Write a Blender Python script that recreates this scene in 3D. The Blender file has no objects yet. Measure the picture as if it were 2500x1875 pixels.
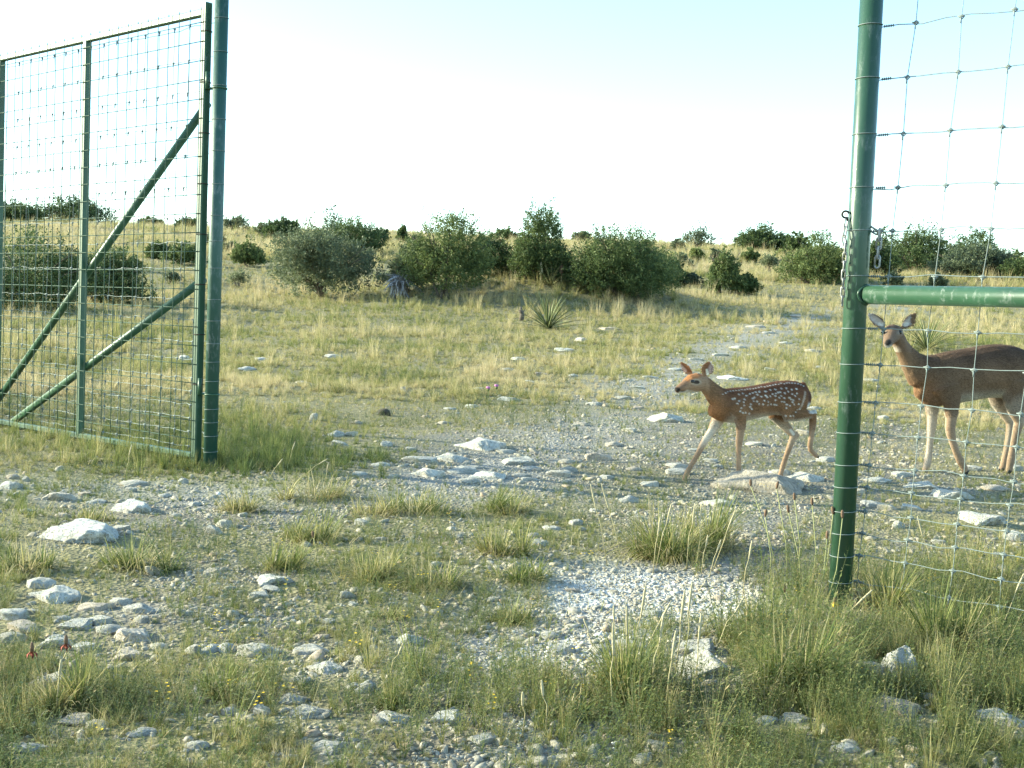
import bpy, math, random
import numpy as np
from mathutils import Vector, Matrix

SC = bpy.context.scene
COL = SC.collection
rng = np.random.default_rng(7)
random.seed(7)

# ------------------------------------------------------------------ camera, sky, sun, exposure
F, CAMH = 3000.0, 0.90
PITCH = math.atan(162.5 / F)
ROLL = math.radians(2.2)
FW = np.array([0, math.cos(PITCH), -math.sin(PITCH)])
_U0 = np.array([0, math.sin(PITCH), math.cos(PITCH)])
_R0 = np.array([1.0, 0, 0])
RT = _R0 * math.cos(ROLL) + _U0 * math.sin(ROLL)
UP = _U0 * math.cos(ROLL) - _R0 * math.sin(ROLL)
CAMP = np.array([0, 0, CAMH])
cam = bpy.data.cameras.new('camera')
cam.sensor_width = 36.0
cam.lens = 36.0 * F / 2500.0
cam.clip_start = 0.05
cam.clip_end = 3000
camo = bpy.data.objects.new('camera', cam)
COL.objects.link(camo)
M = Matrix(((RT[0], UP[0], -FW[0], 0), (RT[1], UP[1], -FW[1], 0), (RT[2], UP[2], -FW[2], CAMH), (0, 0, 0, 1)))
camo.matrix_world = M
SC.camera = camo

SUN_EL, SUN_AZ = math.radians(19), math.radians(-79)      # azimuth from +Y, clockwise: the sun stands to the left
world = bpy.data.worlds.new('World')
SC.world = world
world.use_nodes = True
wn = world.node_tree
bg = wn.nodes['Background']
sky = wn.nodes.new('ShaderNodeTexSky')
sky.sky_type = 'NISHITA'
sky.sun_disc = False
sky.sun_elevation = SUN_EL
sky.sun_rotation = SUN_AZ
sky.altitude = 500
sky.air_density = 1.0
sky.dust_density = 0.7
sky.ozone_density = 1.0
wn.links.new(sky.outputs[0], bg.inputs[0])
bg.inputs[1].default_value = 0.098
sl = bpy.data.lights.new('sun', 'SUN')
sl.energy = 3.0
sl.angle = math.radians(0.6)
sl.color = (1.0, 0.88, 0.66)
so = bpy.data.objects.new('sun', sl)
COL.objects.link(so)
SUNV = Vector((math.cos(SUN_EL) * math.sin(SUN_AZ), math.cos(SUN_EL) * math.cos(SUN_AZ), math.sin(SUN_EL)))
so.rotation_euler = SUNV.to_track_quat('Z', 'Y').to_euler()
so.location = (-20, 5, 12)
SC.view_settings.view_transform = 'Standard'
SC.view_settings.look = 'None'
SC.view_settings.exposure = 2.3
SC.view_settings.gamma = 1.0
SC.view_settings.use_white_balance = True        # the trail camera's cool, slightly green balance
SC.view_settings.white_balance_temperature = 6080
SC.view_settings.white_balance_tint = -4


# ------------------------------------------------------------------ maths helpers
def proj(P):
    q = np.asarray(P, float) - CAMP
    d = q @ FW
    return 1250 + F * (q @ RT) / d, 937.5 - F * (q @ UP) / d, d


def ray(px, py):
    return FW + RT * (px - 1250) / F + UP * (937.5 - py) / F


def _hash(ix, iy, s):
    h = (ix.astype(np.int64) * 374761393 + iy.astype(np.int64) * 668265263 + s * 974634721) & 0xffffffff
    h = ((h ^ (h >> 13)) * 1274126177) & 0xffffffff
    h = (h ^ (h >> 16)) * 2246822519 & 0xffffffff
    return ((h ^ (h >> 13)) & 0xffff) / 65535.0


def vnoise(x, y, s=0):
    x = np.asarray(x, float); y = np.asarray(y, float)
    ix, iy = np.floor(x), np.floor(y)
    fx, fy = x - ix, y - iy
    fx = fx * fx * (3 - 2 * fx); fy = fy * fy * (3 - 2 * fy)
    a = _hash(ix, iy, s); b = _hash(ix + 1, iy, s); c = _hash(ix, iy + 1, s); d = _hash(ix + 1, iy + 1, s)
    return (a * (1 - fx) + b * fx) * (1 - fy) + (c * (1 - fx) + d * fx) * fy


def fbm(x, y, s=0, o=3):
    t, a, n = 0, 0.5, 0
    for k in range(o):
        t = t + a * vnoise(x * 2 ** k + 17.3 * k, y * 2 ** k - 9.1 * k, s + k)
        n += a; a *= 0.5
    return t / n


def sstep(a, b, x):
    t = np.clip((x - a) / (b - a), 0, 1)
    return t * t * (3 - 2 * t)


_ty = np.array([-600, 5, 6.7, 8.2, 10, 13, 17, 22, 28, 36, 48, 65, 85, 100, 130, 400, 900])
_tz = np.array([0, 0, .05, .04, .09, .20, .42, .72, 1.2, 1.98, 3.15, 4.75, 6.3, 7.1, 7.3, 4, 0.])
_gy = np.linspace(-50, 900, 9501)
_gz = np.interp(_gy, _ty, _tz)
for _ in range(3):
    w = 9
    _gz = np.convolve(np.pad(_gz, w, mode='edge'), np.ones(2 * w + 1) / (2 * w + 1), mode='valid')


def T(x, y, fine=True):
    x = np.asarray(x, float); y = np.asarray(y, float)
    z = np.interp(y, _gy, _gz)
    far = sstep(9, 40, y)
    z = z + (fbm(x / 7, y / 7, 3) - .5) * (.02 + .5 * far)
    z = z + .75 * np.exp(-(((x - 1.0) / 2.6) ** 2 + ((y - 30) / 2.2) ** 2))
    if fine:
        z = z + (vnoise(x / .9, y / .9, 11) - .5) * .045 + (vnoise(x / .28, y / .28, 12) - .5) * .018 * (1 - .5 * far)
    return z


def ground_hit(px, py, tmax=140.0):
    d = ray(px, py)
    t = np.concatenate([np.linspace(1.5, 14, 1400), np.linspace(14, tmax, 1400)])
    P = CAMP + t[:, None] * d
    h = P[:, 2] - T(P[:, 0], P[:, 1])
    k = np.argmax(h < 0) if (h < 0).any() else len(t) - 1
    if k > 0 and h[k] < 0:
        f = h[k - 1] / (h[k - 1] - h[k]); tt = t[k - 1] + f * (t[k] - t[k - 1])
    else:
        tt = t[k]
    p = CAMP + tt * d
    return Vector((p[0], p[1], float(T(p[0], p[1]))))


# how much grass grows where (0-9): a survey of the place in strips running away from the gate
GR = ["9999999999999999999999999999",
      "9888888888887888877777777777",
      "8777777776777765656666566666",
      "9888888765444444343343344555",
      "7766665655333333333333344444",
      "8332222223445543322233444444",
      "9555444455444432112333444444",
      "7432233455554431100344456666",
      "8333443443332221222235577777",
      "7555554433322222344467777777",
      "7555555433333333455566666666"]
GG = np.array([[int(c) for c in r[:26]] for r in GR], float) / 9.0


def grassiness(x, y):
    px, py, d = proj(np.stack([x, y, T(x, y, False)], -1))
    w = (fbm(x / .5, y / .5, 31) - .5) * 160
    u = np.clip((px + w) / 100 - .5, 0, 24.99); v = np.clip((py + w * .35 - 700) / 100 - .5, 0, 9.99)
    iu, iv = u.astype(int), v.astype(int); fu, fv = u - iu, v - iv
    iu1, iv1 = np.minimum(iu + 1, 25), np.minimum(iv + 1, 10)
    g = (GG[iv, iu] * (1 - fu) + GG[iv, iu1] * fu) * (1 - fv) + (GG[iv1, iu] * (1 - fu) + GG[iv1, iu1] * fu) * fv
    far = sstep(14, 22, y)
    g = g * (1 - far) + far
    g = g * (1 - .62 * track(x, y))
    return np.clip(g, 0, 1)


_TR = None


def track(x, y):
    """the worn stony wheel track that leads from the gateway up the slope to the right"""
    global _TR
    if _TR is None:
        _TR = [ground_hit(a, b) for a, b in ((1150, 1180), (1330, 1085), (1500, 985), (1640, 905), (1770, 850), (1870, 808), (1960, 782), (2070, 762), (2200, 752))]
    best = np.full(np.shape(x), 1e9)
    for a, b in zip(_TR, _TR[1:]):
        dx, dy = b.x - a.x, b.y - a.y
        t = np.clip(((x - a.x) * dx + (y - a.y) * dy) / (dx * dx + dy * dy), 0, 1)
        best = np.minimum(best, np.hypot(x - a.x - t * dx, y - a.y - t * dy))
    w = .34 + .026 * np.asarray(y)
    return np.exp(-(best / w) ** 2) * np.clip(-.25 + 2.3 * fbm(np.asarray(x) / .5, np.asarray(y) / .9, 151), 0, 1.1)


def gravelness(x, y):
    g = 1 - sstep(.12, .62, grassiness(x, y) + (fbm(x / .35, y / .35, 5) - .5) * .55)
    px, py, d = proj(np.stack([x, y, T(x, y, False)], -1))
    return g


# ------------------------------------------------------------------ object helpers
def tag(o, label=None, cat=None, group=None, kind=None):
    if label: o['label'] = label
    if cat: o['category'] = cat
    if group: o['group'] = group
    if kind: o['kind'] = kind
    return o


def mesh_from(name, V, Fc, mat=None, smooth=True, attrs=None):
    me = bpy.data.meshes.new(name)
    V = np.asarray(V, np.float32)
    if isinstance(Fc, np.ndarray):
        n, k = Fc.shape
        me.vertices.add(len(V)); me.vertices.foreach_set('co', V.ravel())
        me.loops.add(n * k); me.loops.foreach_set('vertex_index', Fc.astype(np.int32).ravel())
        me.polygons.add(n)
        me.polygons.foreach_set('loop_start', np.arange(0, n * k, k, dtype=np.int32))
        me.polygons.foreach_set('loop_total', np.full(n, k, np.int32))
        me.update(calc_edges=True)
    else:
        me.from_pydata(V.tolist(), [], Fc)
    if mat: me.materials.append(mat)
    if smooth:
        me.polygons.foreach_set('use_smooth', np.ones(len(me.polygons), bool))
    for k, a in (attrs or {}).items():
        a = np.asarray(a, np.float32)
        if a.ndim == 1:
            at = me.attributes.new(k, 'FLOAT', 'POINT'); at.data.foreach_set('value', a)
        else:
            at = me.attributes.new(k, 'FLOAT_COLOR', 'POINT')
            at.data.foreach_set('color', np.concatenate([a, np.ones((len(a), 1), np.float32)], 1).ravel())
    return me


def link(name, me, parent=None, loc=None, rot=None, scale=None):
    o = bpy.data.objects.new(name, me)
    COL.objects.link(o)
    if parent: o.parent = parent
    if loc is not None: o.location = loc
    if rot is not None: o.rotation_euler = rot
    if scale is not None: o.scale = scale
    return o


def empty(name, loc, label, cat, group=None, rz=0):
    o = bpy.data.objects.new(name, None)
    o.empty_display_size = .1
    COL.objects.link(o)
    o.location = loc; o.rotation_euler = (0, 0, rz)
    return tag(o, label, cat, group)


class MB:
    def __init__(s): s.V = []; s.F = []; s.n = 0

    def add(s, V, Fs):
        s.V += [tuple(v) for v in V]
        s.F += [tuple(i + s.n for i in f) for f in Fs]
        s.n += len(V)
        return s

    def tube(s, pts, rad, n=8, cap=True):
        pts = [Vector(p) for p in pts]
        if not hasattr(rad, '__len__'): rad = [rad] * len(pts)
        V = []; Fs = []
        prev = None
        for i, p in enumerate(pts):
            t = (pts[min(i + 1, len(pts) - 1)] - pts[max(i - 1, 0)]).normalized()
            if prev is None:
                a = t.orthogonal().normalized()
            else:
                a = (prev - t * prev.dot(t))
                a = a.normalized() if a.length > 1e-6 else t.orthogonal().normalized()
            prev = a
            b = t.cross(a)
            for k in range(n):
                q = 2 * math.pi * k / n
                V.append(p + (a * math.cos(q) + b * math.sin(q)) * rad[i])
        for i in range(len(pts) - 1):
            for k in range(n):
                Fs.append((i * n + k, i * n + (k + 1) % n, (i + 1) * n + (k + 1) % n, (i + 1) * n + k))
        if cap:
            Fs.append(tuple(range(n - 1, -1, -1)))
            Fs.append(tuple((len(pts) - 1) * n + k for k in range(n)))
        return s.add(V, Fs)

    def bar(s, a, b, w, h, up=Vector((0, 0, 1)), bev=.15):
        """rectangular bar a->b, w across, h along up, bevelled corners"""
        a = Vector(a); b = Vector(b); t = (b - a).normalized()
        sd = t.cross(up).normalized(); u = sd.cross(t).normalized()
        c = min(w, h) * bev
        prof = [(-w / 2 + c, -h / 2), (w / 2 - c, -h / 2), (w / 2, -h / 2 + c), (w / 2, h / 2 - c), (w / 2 - c, h / 2), (-w / 2 + c, h / 2), (-w / 2, h / 2 - c), (-w / 2, -h / 2 + c)]
        V = [a + sd * x + u * y for x, y in prof] + [b + sd * x + u * y for x, y in prof]
        Fs = [(k, (k + 1) % 8, 8 + (k + 1) % 8, 8 + k) for k in range(8)] + [tuple(range(7, -1, -1)), tuple(range(8, 16))]
        return s.add(V, Fs)

    def ring(s, c, ax1, ax2, r, rt, n=16, m=5):
        c = Vector(c); ax1 = Vector(ax1).normalized(); ax2 = Vector(ax2).normalized(); nz = ax1.cross(ax2)
        V = []; Fs = []
        for i in range(n):
            q = 2 * math.pi * i / n; d = ax1 * math.cos(q) + ax2 * math.sin(q)
            for k in range(m):
                p = 2 * math.pi * k / m
                V.append(c + d * (r + rt * math.cos(p)) + nz * rt * math.sin(p))
        for i in range(n):
            for k in range(m):
                Fs.append((i * m + k, ((i + 1) % n) * m + k, ((i + 1) % n) * m + (k + 1) % m, i * m + (k + 1) % m))
        return s.add(V, Fs)

    def build(s, name, mat, parent=None, smooth=True, **kw):
        me = mesh_from(name, np.array(s.V), s.F, mat, smooth)
        return link(name, me, parent, **kw)


# ------------------------------------------------------------------ materials
def newmat(name):
    m = bpy.data.materials.new(name); m.use_nodes = True
    nt = m.node_tree
    return m, nt, nt.nodes['Principled BSDF'], nt.nodes['Material Output']


def N(nt, t, **kw):
    n = nt.nodes.new(t)
    for k, v in kw.items():
        if k.startswith('i_'):
            n.inputs[k[2:].replace('_', ' ')].default_value = v
        else:
            setattr(n, k, v)
    return n


def ramp(nt, fac, stops):
    r = nt.nodes.new('ShaderNodeValToRGB')
    e = r.color_ramp.elements
    while len(e) < len(stops): e.new(0.5)
    for el, (p, c) in zip(e, stops):
        el.position = p; el.color = (*c, 1)
    nt.links.new(fac, r.inputs[0])
    return r.outputs[0]


def mixc(nt, fac, a, b, mode='MIX'):
    m = nt.nodes.new('ShaderNodeMix'); m.data_type = 'RGBA'; m.blend_type = mode
    for s, v in ((0, fac), (6, a), (7, b)):
        if hasattr(v, 'is_output') or isinstance(v, bpy.types.NodeSocket): nt.links.new(v, m.inputs[s])
        else: m.inputs[s].default_value = v if s == 0 else (*v, 1)
    return m.outputs[2]


def math_(nt, op, a, b=None, c=None):
    m = nt.nodes.new('ShaderNodeMath'); m.operation = op
    for i, v in enumerate((a, b, c)):
        if v is None: continue
        if isinstance(v, bpy.types.NodeSocket): nt.links.new(v, m.inputs[i])
        else: m.inputs[i].default_value = v
    return m.outputs[0]


def noise(nt, scale, det=4, vec=None, rough=.55):
    n = N(nt, 'ShaderNodeTexNoise'); n.inputs['Scale'].default_value = scale; n.inputs['Detail'].default_value = det
    n.inputs['Roughness'].default_value = rough
    if vec is not None: nt.links.new(vec, n.inputs['Vector'])
    return n.outputs['Fac']


def bump(nt, bs, h, strength, dist):
    b = N(nt, 'ShaderNodeBump'); b.inputs['Strength'].default_value = strength; b.inputs['Distance'].default_value = dist
    nt.links.new(h, b.inputs['Height']); nt.links.new(b.outputs[0], bs.inputs['Normal'])


def pos(nt, which='Object'):
    return N(nt, 'ShaderNodeTexCoord').outputs[which]


def make_ground_mat():
    m, nt, bs, out = newmat('ground')
    P = N(nt, 'ShaderNodeNewGeometry').outputs['Position']
    ga = N(nt, 'ShaderNodeAttribute', attribute_name='gravel').outputs['Fac']
    gw = N(nt, 'ShaderNodeAttribute', attribute_name='white').outputs['Fac']
    soil = ramp(nt, noise(nt, 14, 6, P), [(.3, (.105, .09, .068)), (.5, (.172, .15, .115)), (.7, (.265, .237, .188))])
    thatch = ramp(nt, noise(nt, 30, 5, P), [(.3, (.13, .12, .065)), (.7, (.30, .265, .145))])
    v = N(nt, 'ShaderNodeTexVoronoi'); v.inputs['Scale'].default_value = 60; nt.links.new(P, v.inputs['Vector'])
    grav = ramp(nt, v.outputs['Color'], [(.0, (.12, .11, .095)), (.5, (.21, .198, .172)), (1, (.36, .345, .305))])
    patch = ramp(nt, noise(nt, 3.2, 5, P), [(.42, (0, 0, 0)), (.58, (1, 1, 1))])
    f = math_(nt, 'MULTIPLY', patch, .65)
    f2 = math_(nt, 'MAXIMUM', f, gw)
    g2 = mixc(nt, f2, soil, grav)
    c = mixc(nt, ga, thatch, g2)
    wh = mixc(nt, math_(nt, 'MULTIPLY', gw, .8), c, (.62, .61, .58))
    nt.links.new(wh, bs.inputs['Base Color'])
    bs.inputs['Roughness'].default_value = .95
    bs.inputs['Specular IOR Level'].default_value = .15
    h = math_(nt, 'ADD', v.outputs['Distance'], noise(nt, 45, 5, P))
    bump(nt, bs, h, .7, .012)
    return m


def make_stone_mat(name, lo, hi, inst=False, lich=.35):
    m, nt, bs, out = newmat(name)
    P = pos(nt, 'Object')
    rnd = N(nt, 'ShaderNodeObjectInfo').outputs['Random']
    add = N(nt, 'ShaderNodeVectorMath', operation='ADD'); nt.links.new(P, add.inputs[0])
    sc = N(nt, 'ShaderNodeVectorMath', operation='SCALE'); sc.inputs[0].default_value = (37, 19, 53); nt.links.new(rnd, sc.inputs['Scale'])
    nt.links.new(sc.outputs[0], add.inputs[1]); Q = add.outputs[0]
    base = ramp(nt, noise(nt, 2.5, 6, Q, .65), [(.3, lo), (.55, tuple((a + b) / 2 for a, b in zip(lo, hi))), (.75, hi)])
    tint = ramp(nt, rnd, [(0, (.82, .80, .76)), (.5, (1, 1, .98)), (.8, (1, .95, .86)), (1, (.95, .80, .68))])
    c = mixc(nt, 1.0, base, tint, 'MULTIPLY')
    if not inst:
        l = ramp(nt, noise(nt, 9, 6, Q, .7), [(.5, (0, 0, 0)), (.68, (1, 1, 1))])
        c = mixc(nt, math_(nt, 'MULTIPLY', l, lich), c, (.20, .195, .18))
        l2 = ramp(nt, noise(nt, 4, 5, Q, .6), [(.55, (0, 0, 0)), (.7, (1, 1, 1))])
        c = mixc(nt, math_(nt, 'MULTIPLY', l2, .3), c, (.38, .29, .18))
        pit = ramp(nt, noise(nt, 16, 4, Q, .6), [(.36, (0, 0, 0)), (.46, (1, 1, 1))])
        c = mixc(nt, math_(nt, 'MULTIPLY', math_(nt, 'SUBTRACT', 1.0, pit), .45), c, (.17, .155, .13))
        crk = N(nt, 'ShaderNodeTexVoronoi', feature='DISTANCE_TO_EDGE'); crk.inputs['Scale'].default_value = 2.2
        wv = N(nt, 'ShaderNodeVectorMath', operation='ADD'); nt.links.new(Q, wv.inputs[0])
        nz_ = N(nt, 'ShaderNodeTexNoise'); nz_.inputs['Scale'].default_value = 3.0; nt.links.new(Q, nz_.inputs['Vector']); nt.links.new(nz_.outputs['Color'], wv.inputs[1])
        nt.links.new(wv.outputs[0], crk.inputs['Vector'])
        cl = ramp(nt, crk.outputs['Distance'], [(.0, (0, 0, 0)), (.03, (1, 1, 1))])
        c = mixc(nt, math_(nt, 'MULTIPLY', math_(nt, 'SUBTRACT', 1.0, cl), .5), c, (.14, .125, .10))
        h = math_(nt, 'ADD', math_(nt, 'ADD', noise(nt, 7, 8, Q, .7), noise(nt, 28, 6, Q, .7)), math_(nt, 'ADD', math_(nt, 'MULTIPLY', pit, .5), math_(nt, 'MULTIPLY', cl, .6)))
        bump(nt, bs, h, .7, .025)
    nt.links.new(c, bs.inputs['Base Color'])
    bs.inputs['Roughness'].default_value = .92
    bs.inputs['Specular IOR Level'].default_value = .2
    return m


def make_blade_mat(name, stops, inst=True, transl=.35, rnd=False):
    m, nt, bs, out = newmat(name)
    bl = N(nt, 'ShaderNodeAttribute', attribute_name='bl').outputs['Fac']
    if inst:
        t = N(nt, 'ShaderNodeAttribute', attribute_name='tint', attribute_type='INSTANCER').outputs['Fac']
    else:
        t = N(nt, 'ShaderNodeAttribute', attribute_name='tint', attribute_type='OBJECT').outputs['Fac']
    f = math_(nt, 'ADD', t, math_(nt, 'MULTIPLY', math_(nt, 'SUBTRACT', bl, .5), .5))
    c = ramp(nt, f, stops)
    nt.links.new(c, bs.inputs['Base Color'])
    bs.inputs['Roughness'].default_value = .6
    bs.inputs['Specular IOR Level'].default_value = .25
    tr = N(nt, 'ShaderNodeBsdfTranslucent'); nt.links.new(c, tr.inputs['Color'])
    mx = N(nt, 'ShaderNodeMixShader'); mx.inputs[0].default_value = transl
    nt.links.new(bs.outputs[0], mx.inputs[1]); nt.links.new(tr.outputs[0], mx.inputs[2]); nt.links.new(mx.outputs[0], out.inputs['Surface'])
    return m


def make_simple(name, col, rough=.7, metal=0, spec=.3, var=.25, scale=20, bumpd=0):
    m, nt, bs, out = newmat(name)
    P = pos(nt, 'Object')
    c = ramp(nt, noise(nt, scale, 5, P), [(.3, tuple(v * (1 - var) for v in col)), (.7, tuple(min(1, v * (1 + var)) for v in col))])
    nt.links.new(c, bs.inputs['Base Color'])
    bs.inputs['Roughness'].default_value = rough; bs.inputs['Metallic'].default_value = metal
    bs.inputs['Specular IOR Level'].default_value = spec
    if bumpd: bump(nt, bs, noise(nt, scale * 2, 5, P), .5, bumpd)
    return m


def make_paint(name, col, wear, rough=.28):
    m, nt, bs, out = newmat(name)
    P = pos(nt, 'Object')
    mp = N(nt, 'ShaderNodeMapping'); mp.inputs['Scale'].default_value = (1, 1, .35); nt.links.new(P, mp.inputs[0]); Q = mp.outputs[0]
    base = ramp(nt, noise(nt, 6, 5, Q), [(.3, tuple(v * .85 for v in col)), (.7, tuple(v * 1.18 for v in col))])
    wr = ramp(nt, noise(nt, 42, 8, Q, .75), [(.60 - wear * .1, (0, 0, 0)), (.70 - wear * .08, (1, 1, 1))])
    zone = ramp(nt, noise(nt, 3.3, 3, P), [(.45, (0, 0, 0)), (.65, (1, 1, 1))])
    f = math_(nt, 'MULTIPLY', math_(nt, 'MULTIPLY', wr, zone), min(1, .35 + wear * .4))
    rust = ramp(nt, noise(nt, 5, 6, P, .7), [(.60, (0, 0, 0)), (.72, (1, 1, 1))])
    base = mixc(nt, math_(nt, 'MULTIPLY', rust, .45), base, (.10, .065, .04))
    c = mixc(nt, f, base, (.24, .27, .27))
    nt.links.new(c, bs.inputs['Base Color'])
    nt.links.new(math_(nt, 'MULTIPLY_ADD', f, .5, rough), bs.inputs['Roughness'])
    bs.inputs['Specular IOR Level'].default_value = .5
    bump(nt, bs, math_(nt, 'ADD', noise(nt, 25, 4, P), math_(nt, 'MULTIPLY', wr, .6)), .15, .002)
    return m


def make_fur(name):
    m, nt, bs, out = newmat(name)
    a = N(nt, 'ShaderNodeAttribute', attribute_name='fur').outputs['Color']
    P = pos(nt, 'Object')
    mp = N(nt, 'ShaderNodeMapping'); mp.inputs['Scale'].default_value = (60, 140, 220); nt.links.new(P, mp.inputs[0])
    n1 = noise(nt, 1.0, 4, mp.outputs[0], .7)
    c = mixc(nt, 1.0, a, ramp(nt, n1, [(.3, (.72, .72, .72)), (.7, (1.2, 1.2, 1.2))]), 'MULTIPLY')
    nt.links.new(c, bs.inputs['Base Color'])
    bs.inputs['Roughness'].default_value = .75
    bs.inputs['Specular IOR Level'].default_value = .15
    bs.inputs['Sheen Weight'].default_value = .08
    bs.inputs['Sheen Roughness'].default_value = .5
    bs.inputs['Sheen Tint'].default_value = (1, .85, .65, 1)
    bump(nt, bs, n1, .5, .004)
    return m


GRASS_STOPS = [(0, (.070, .105, .034)), (.3, (.145, .182, .048)), (.5, (.26, .26, .080)), (.72, (.43, .365, .165)), (1, (.57, .47, .28))]
M_ground = make_ground_mat()
M_rock = make_stone_mat('limestone', (.56, .54, .485), (.84, .82, .76), lich=.28)
M_white = make_stone_mat('white_limestone', (.64, .625, .58), (.86, .85, .80), lich=.2)
M_ledge = make_stone_mat('grey_limestone', (.38, .37, .335), (.62, .605, .55), lich=.4)
M_pebble = make_stone_mat('limestone_chips', (.21, .187, .147), (.56, .525, .45), inst=True)
M_chalk = make_stone_mat('chalk_chips', (.50, .485, .45), (.80, .785, .74), inst=True)
M_darkrock = make_stone_mat('dark_stone', (.07, .062, .055), (.16, .14, .125))
M_grass = make_blade_mat('grass_blades', GRASS_STOPS)
M_tuft = make_blade_mat('tuft_blades', GRASS_STOPS, inst=False)
M_weed = make_blade_mat('weed_leaves', [(0, (.065, .095, .032)), (.5, (.15, .178, .052)), (.8, (.26, .245, .09)), (1, (.36, .29, .15))])
M_yellow = make_simple('yellow_petals', (.75, .50, .03), .6, var=.15)
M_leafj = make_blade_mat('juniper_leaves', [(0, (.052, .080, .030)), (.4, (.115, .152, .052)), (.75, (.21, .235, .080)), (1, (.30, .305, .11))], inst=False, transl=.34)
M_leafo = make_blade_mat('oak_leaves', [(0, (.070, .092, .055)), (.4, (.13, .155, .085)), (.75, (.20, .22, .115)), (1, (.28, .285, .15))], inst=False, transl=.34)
M_bark = make_simple('bark', (.11, .09, .072), .95, var=.4, scale=30, bumpd=.01)
M_paint = make_paint('green_paint', (.026, .064, .037), .6, .32)
M_paintw = make_paint('weathered_green_paint', (.024, .070, .052), 1.0, .45)
M_paintg = make_paint('gate_green_paint', (.034, .085, .046), .5, .45)
M_wire = make_simple('galvanised_wire', (.20, .23, .22), .65, .15, .3, .15, 40)
M_mesh = make_simple('painted_mesh_wire', (.055, .095, .066), .7, .0, .2, .2, 30)
M_chain = make_simple('chain_steel', (.26, .26, .25), .5, .5, .5, .3, 60)
M_rust = make_simple('rusty_iron', (.06, .045, .036), .7, .4, .3, .4, 60)
M_straw = make_simple('dry_stalk', (.42, .36, .20), .8, var=.15)
M_seed = make_simple('seed_spike', (.44, .38, .24), .85, var=.15, scale=120, bumpd=.003)
M_cone = make_simple('brown_cone', (.15, .095, .06), .9, var=.3, scale=200, bumpd=.003)
M_redp = make_simple('rust_red_petals', (.20, .035, .015), .7, var=.3)
M_purple = make_simple('thistle_purple', (.42, .16, .36), .8, var=.2)
M_stem = make_simple('green_stem', (.16, .19, .07), .7, var=.2)
M_stalk = make_simple('olive_stem', (.27, .27, .12), .7, var=.2)
M_yucca = make_blade_mat('yucca_leaves', [(0, (.06, .08, .035)), (.5, (.13, .155, .06)), (1, (.30, .28, .13))], inst=False, transl=.1)
M_dead = make_simple('dead_grey_leaves', (.40, .39, .41), .9, var=.45, scale=25)
M_fur = make_fur('fur')
M_eye = make_simple('eye', (.008, .007, .006), .12, 0, .6, .1)
M_hoof = make_simple('hoof', (.03, .026, .022), .5)


# ------------------------------------------------------------------ ground
def build_ground():
    a0 = math.radians(36)
    th = np.concatenate([np.linspace(-a0, a0, 440), np.linspace(a0, 2 * math.pi - a0, 90)[1:-1]])
    rr = np.concatenate([np.geomspace(.35, 1.9, 14)[:-1], np.geomspace(1.9, 14, 210)[:-1], np.geomspace(14, 130, 170)[:-1], np.geomspace(130, 880, 22)])
    TH, RR = np.meshgrid(th, rr)
    X, Y = RR * np.sin(TH), RR * np.cos(TH)
    Z = T(X, Y)
    nr, nt_ = X.shape
    V = np.stack([X, Y, Z], -1).reshape(-1, 3)
    i = np.arange(nr - 1)[:, None] * nt_; j = np.arange(nt_)[None, :]; j1 = (j + 1) % nt_
    Q = np.stack([i + j, i + j1, i + nt_ + j1, i + nt_ + j], -1).reshape(-1, 4)[:, ::-1]
    x, y = V[:, 0], V[:, 1]
    front = (y > 1.2)
    g = np.full(len(V), .2)
    g[front] = gravelness(x[front], y[front])
    wp = ground_hit(1610, 1450); wq = ground_hit(1400, 1600); wr_ = ground_hit(250, 1195)
    wh = np.exp(-(((x - wp.x) / .36) ** 2 + ((y - wp.y) / .38) ** 2)) * 1.2
    wh += .45 * np.exp(-(((x - wq.x) / .30) ** 2 + ((y - wq.y) / .55) ** 2))
    wh += .28 * np.exp(-(((x - wr_.x) / 1.3) ** 2 + ((y - wr_.y) / .35) ** 2))
    wh[front] += .25 * track(x[front], y[front])
    V = np.concatenate([V, [[0, 0, 0]]]); c = len(V) - 1
    tri = [(c, int(k), int((k + 1) % nt_)) for k in range(nt_)]
    me = mesh_from('ground', V, Q, M_ground, True, {'gravel': np.append(g, .2), 'white': np.clip(np.append(wh, 0), 0, 1)})
    o = link('ground', me)
    tag(o, kind='structure')
    return o


build_ground()


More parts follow.
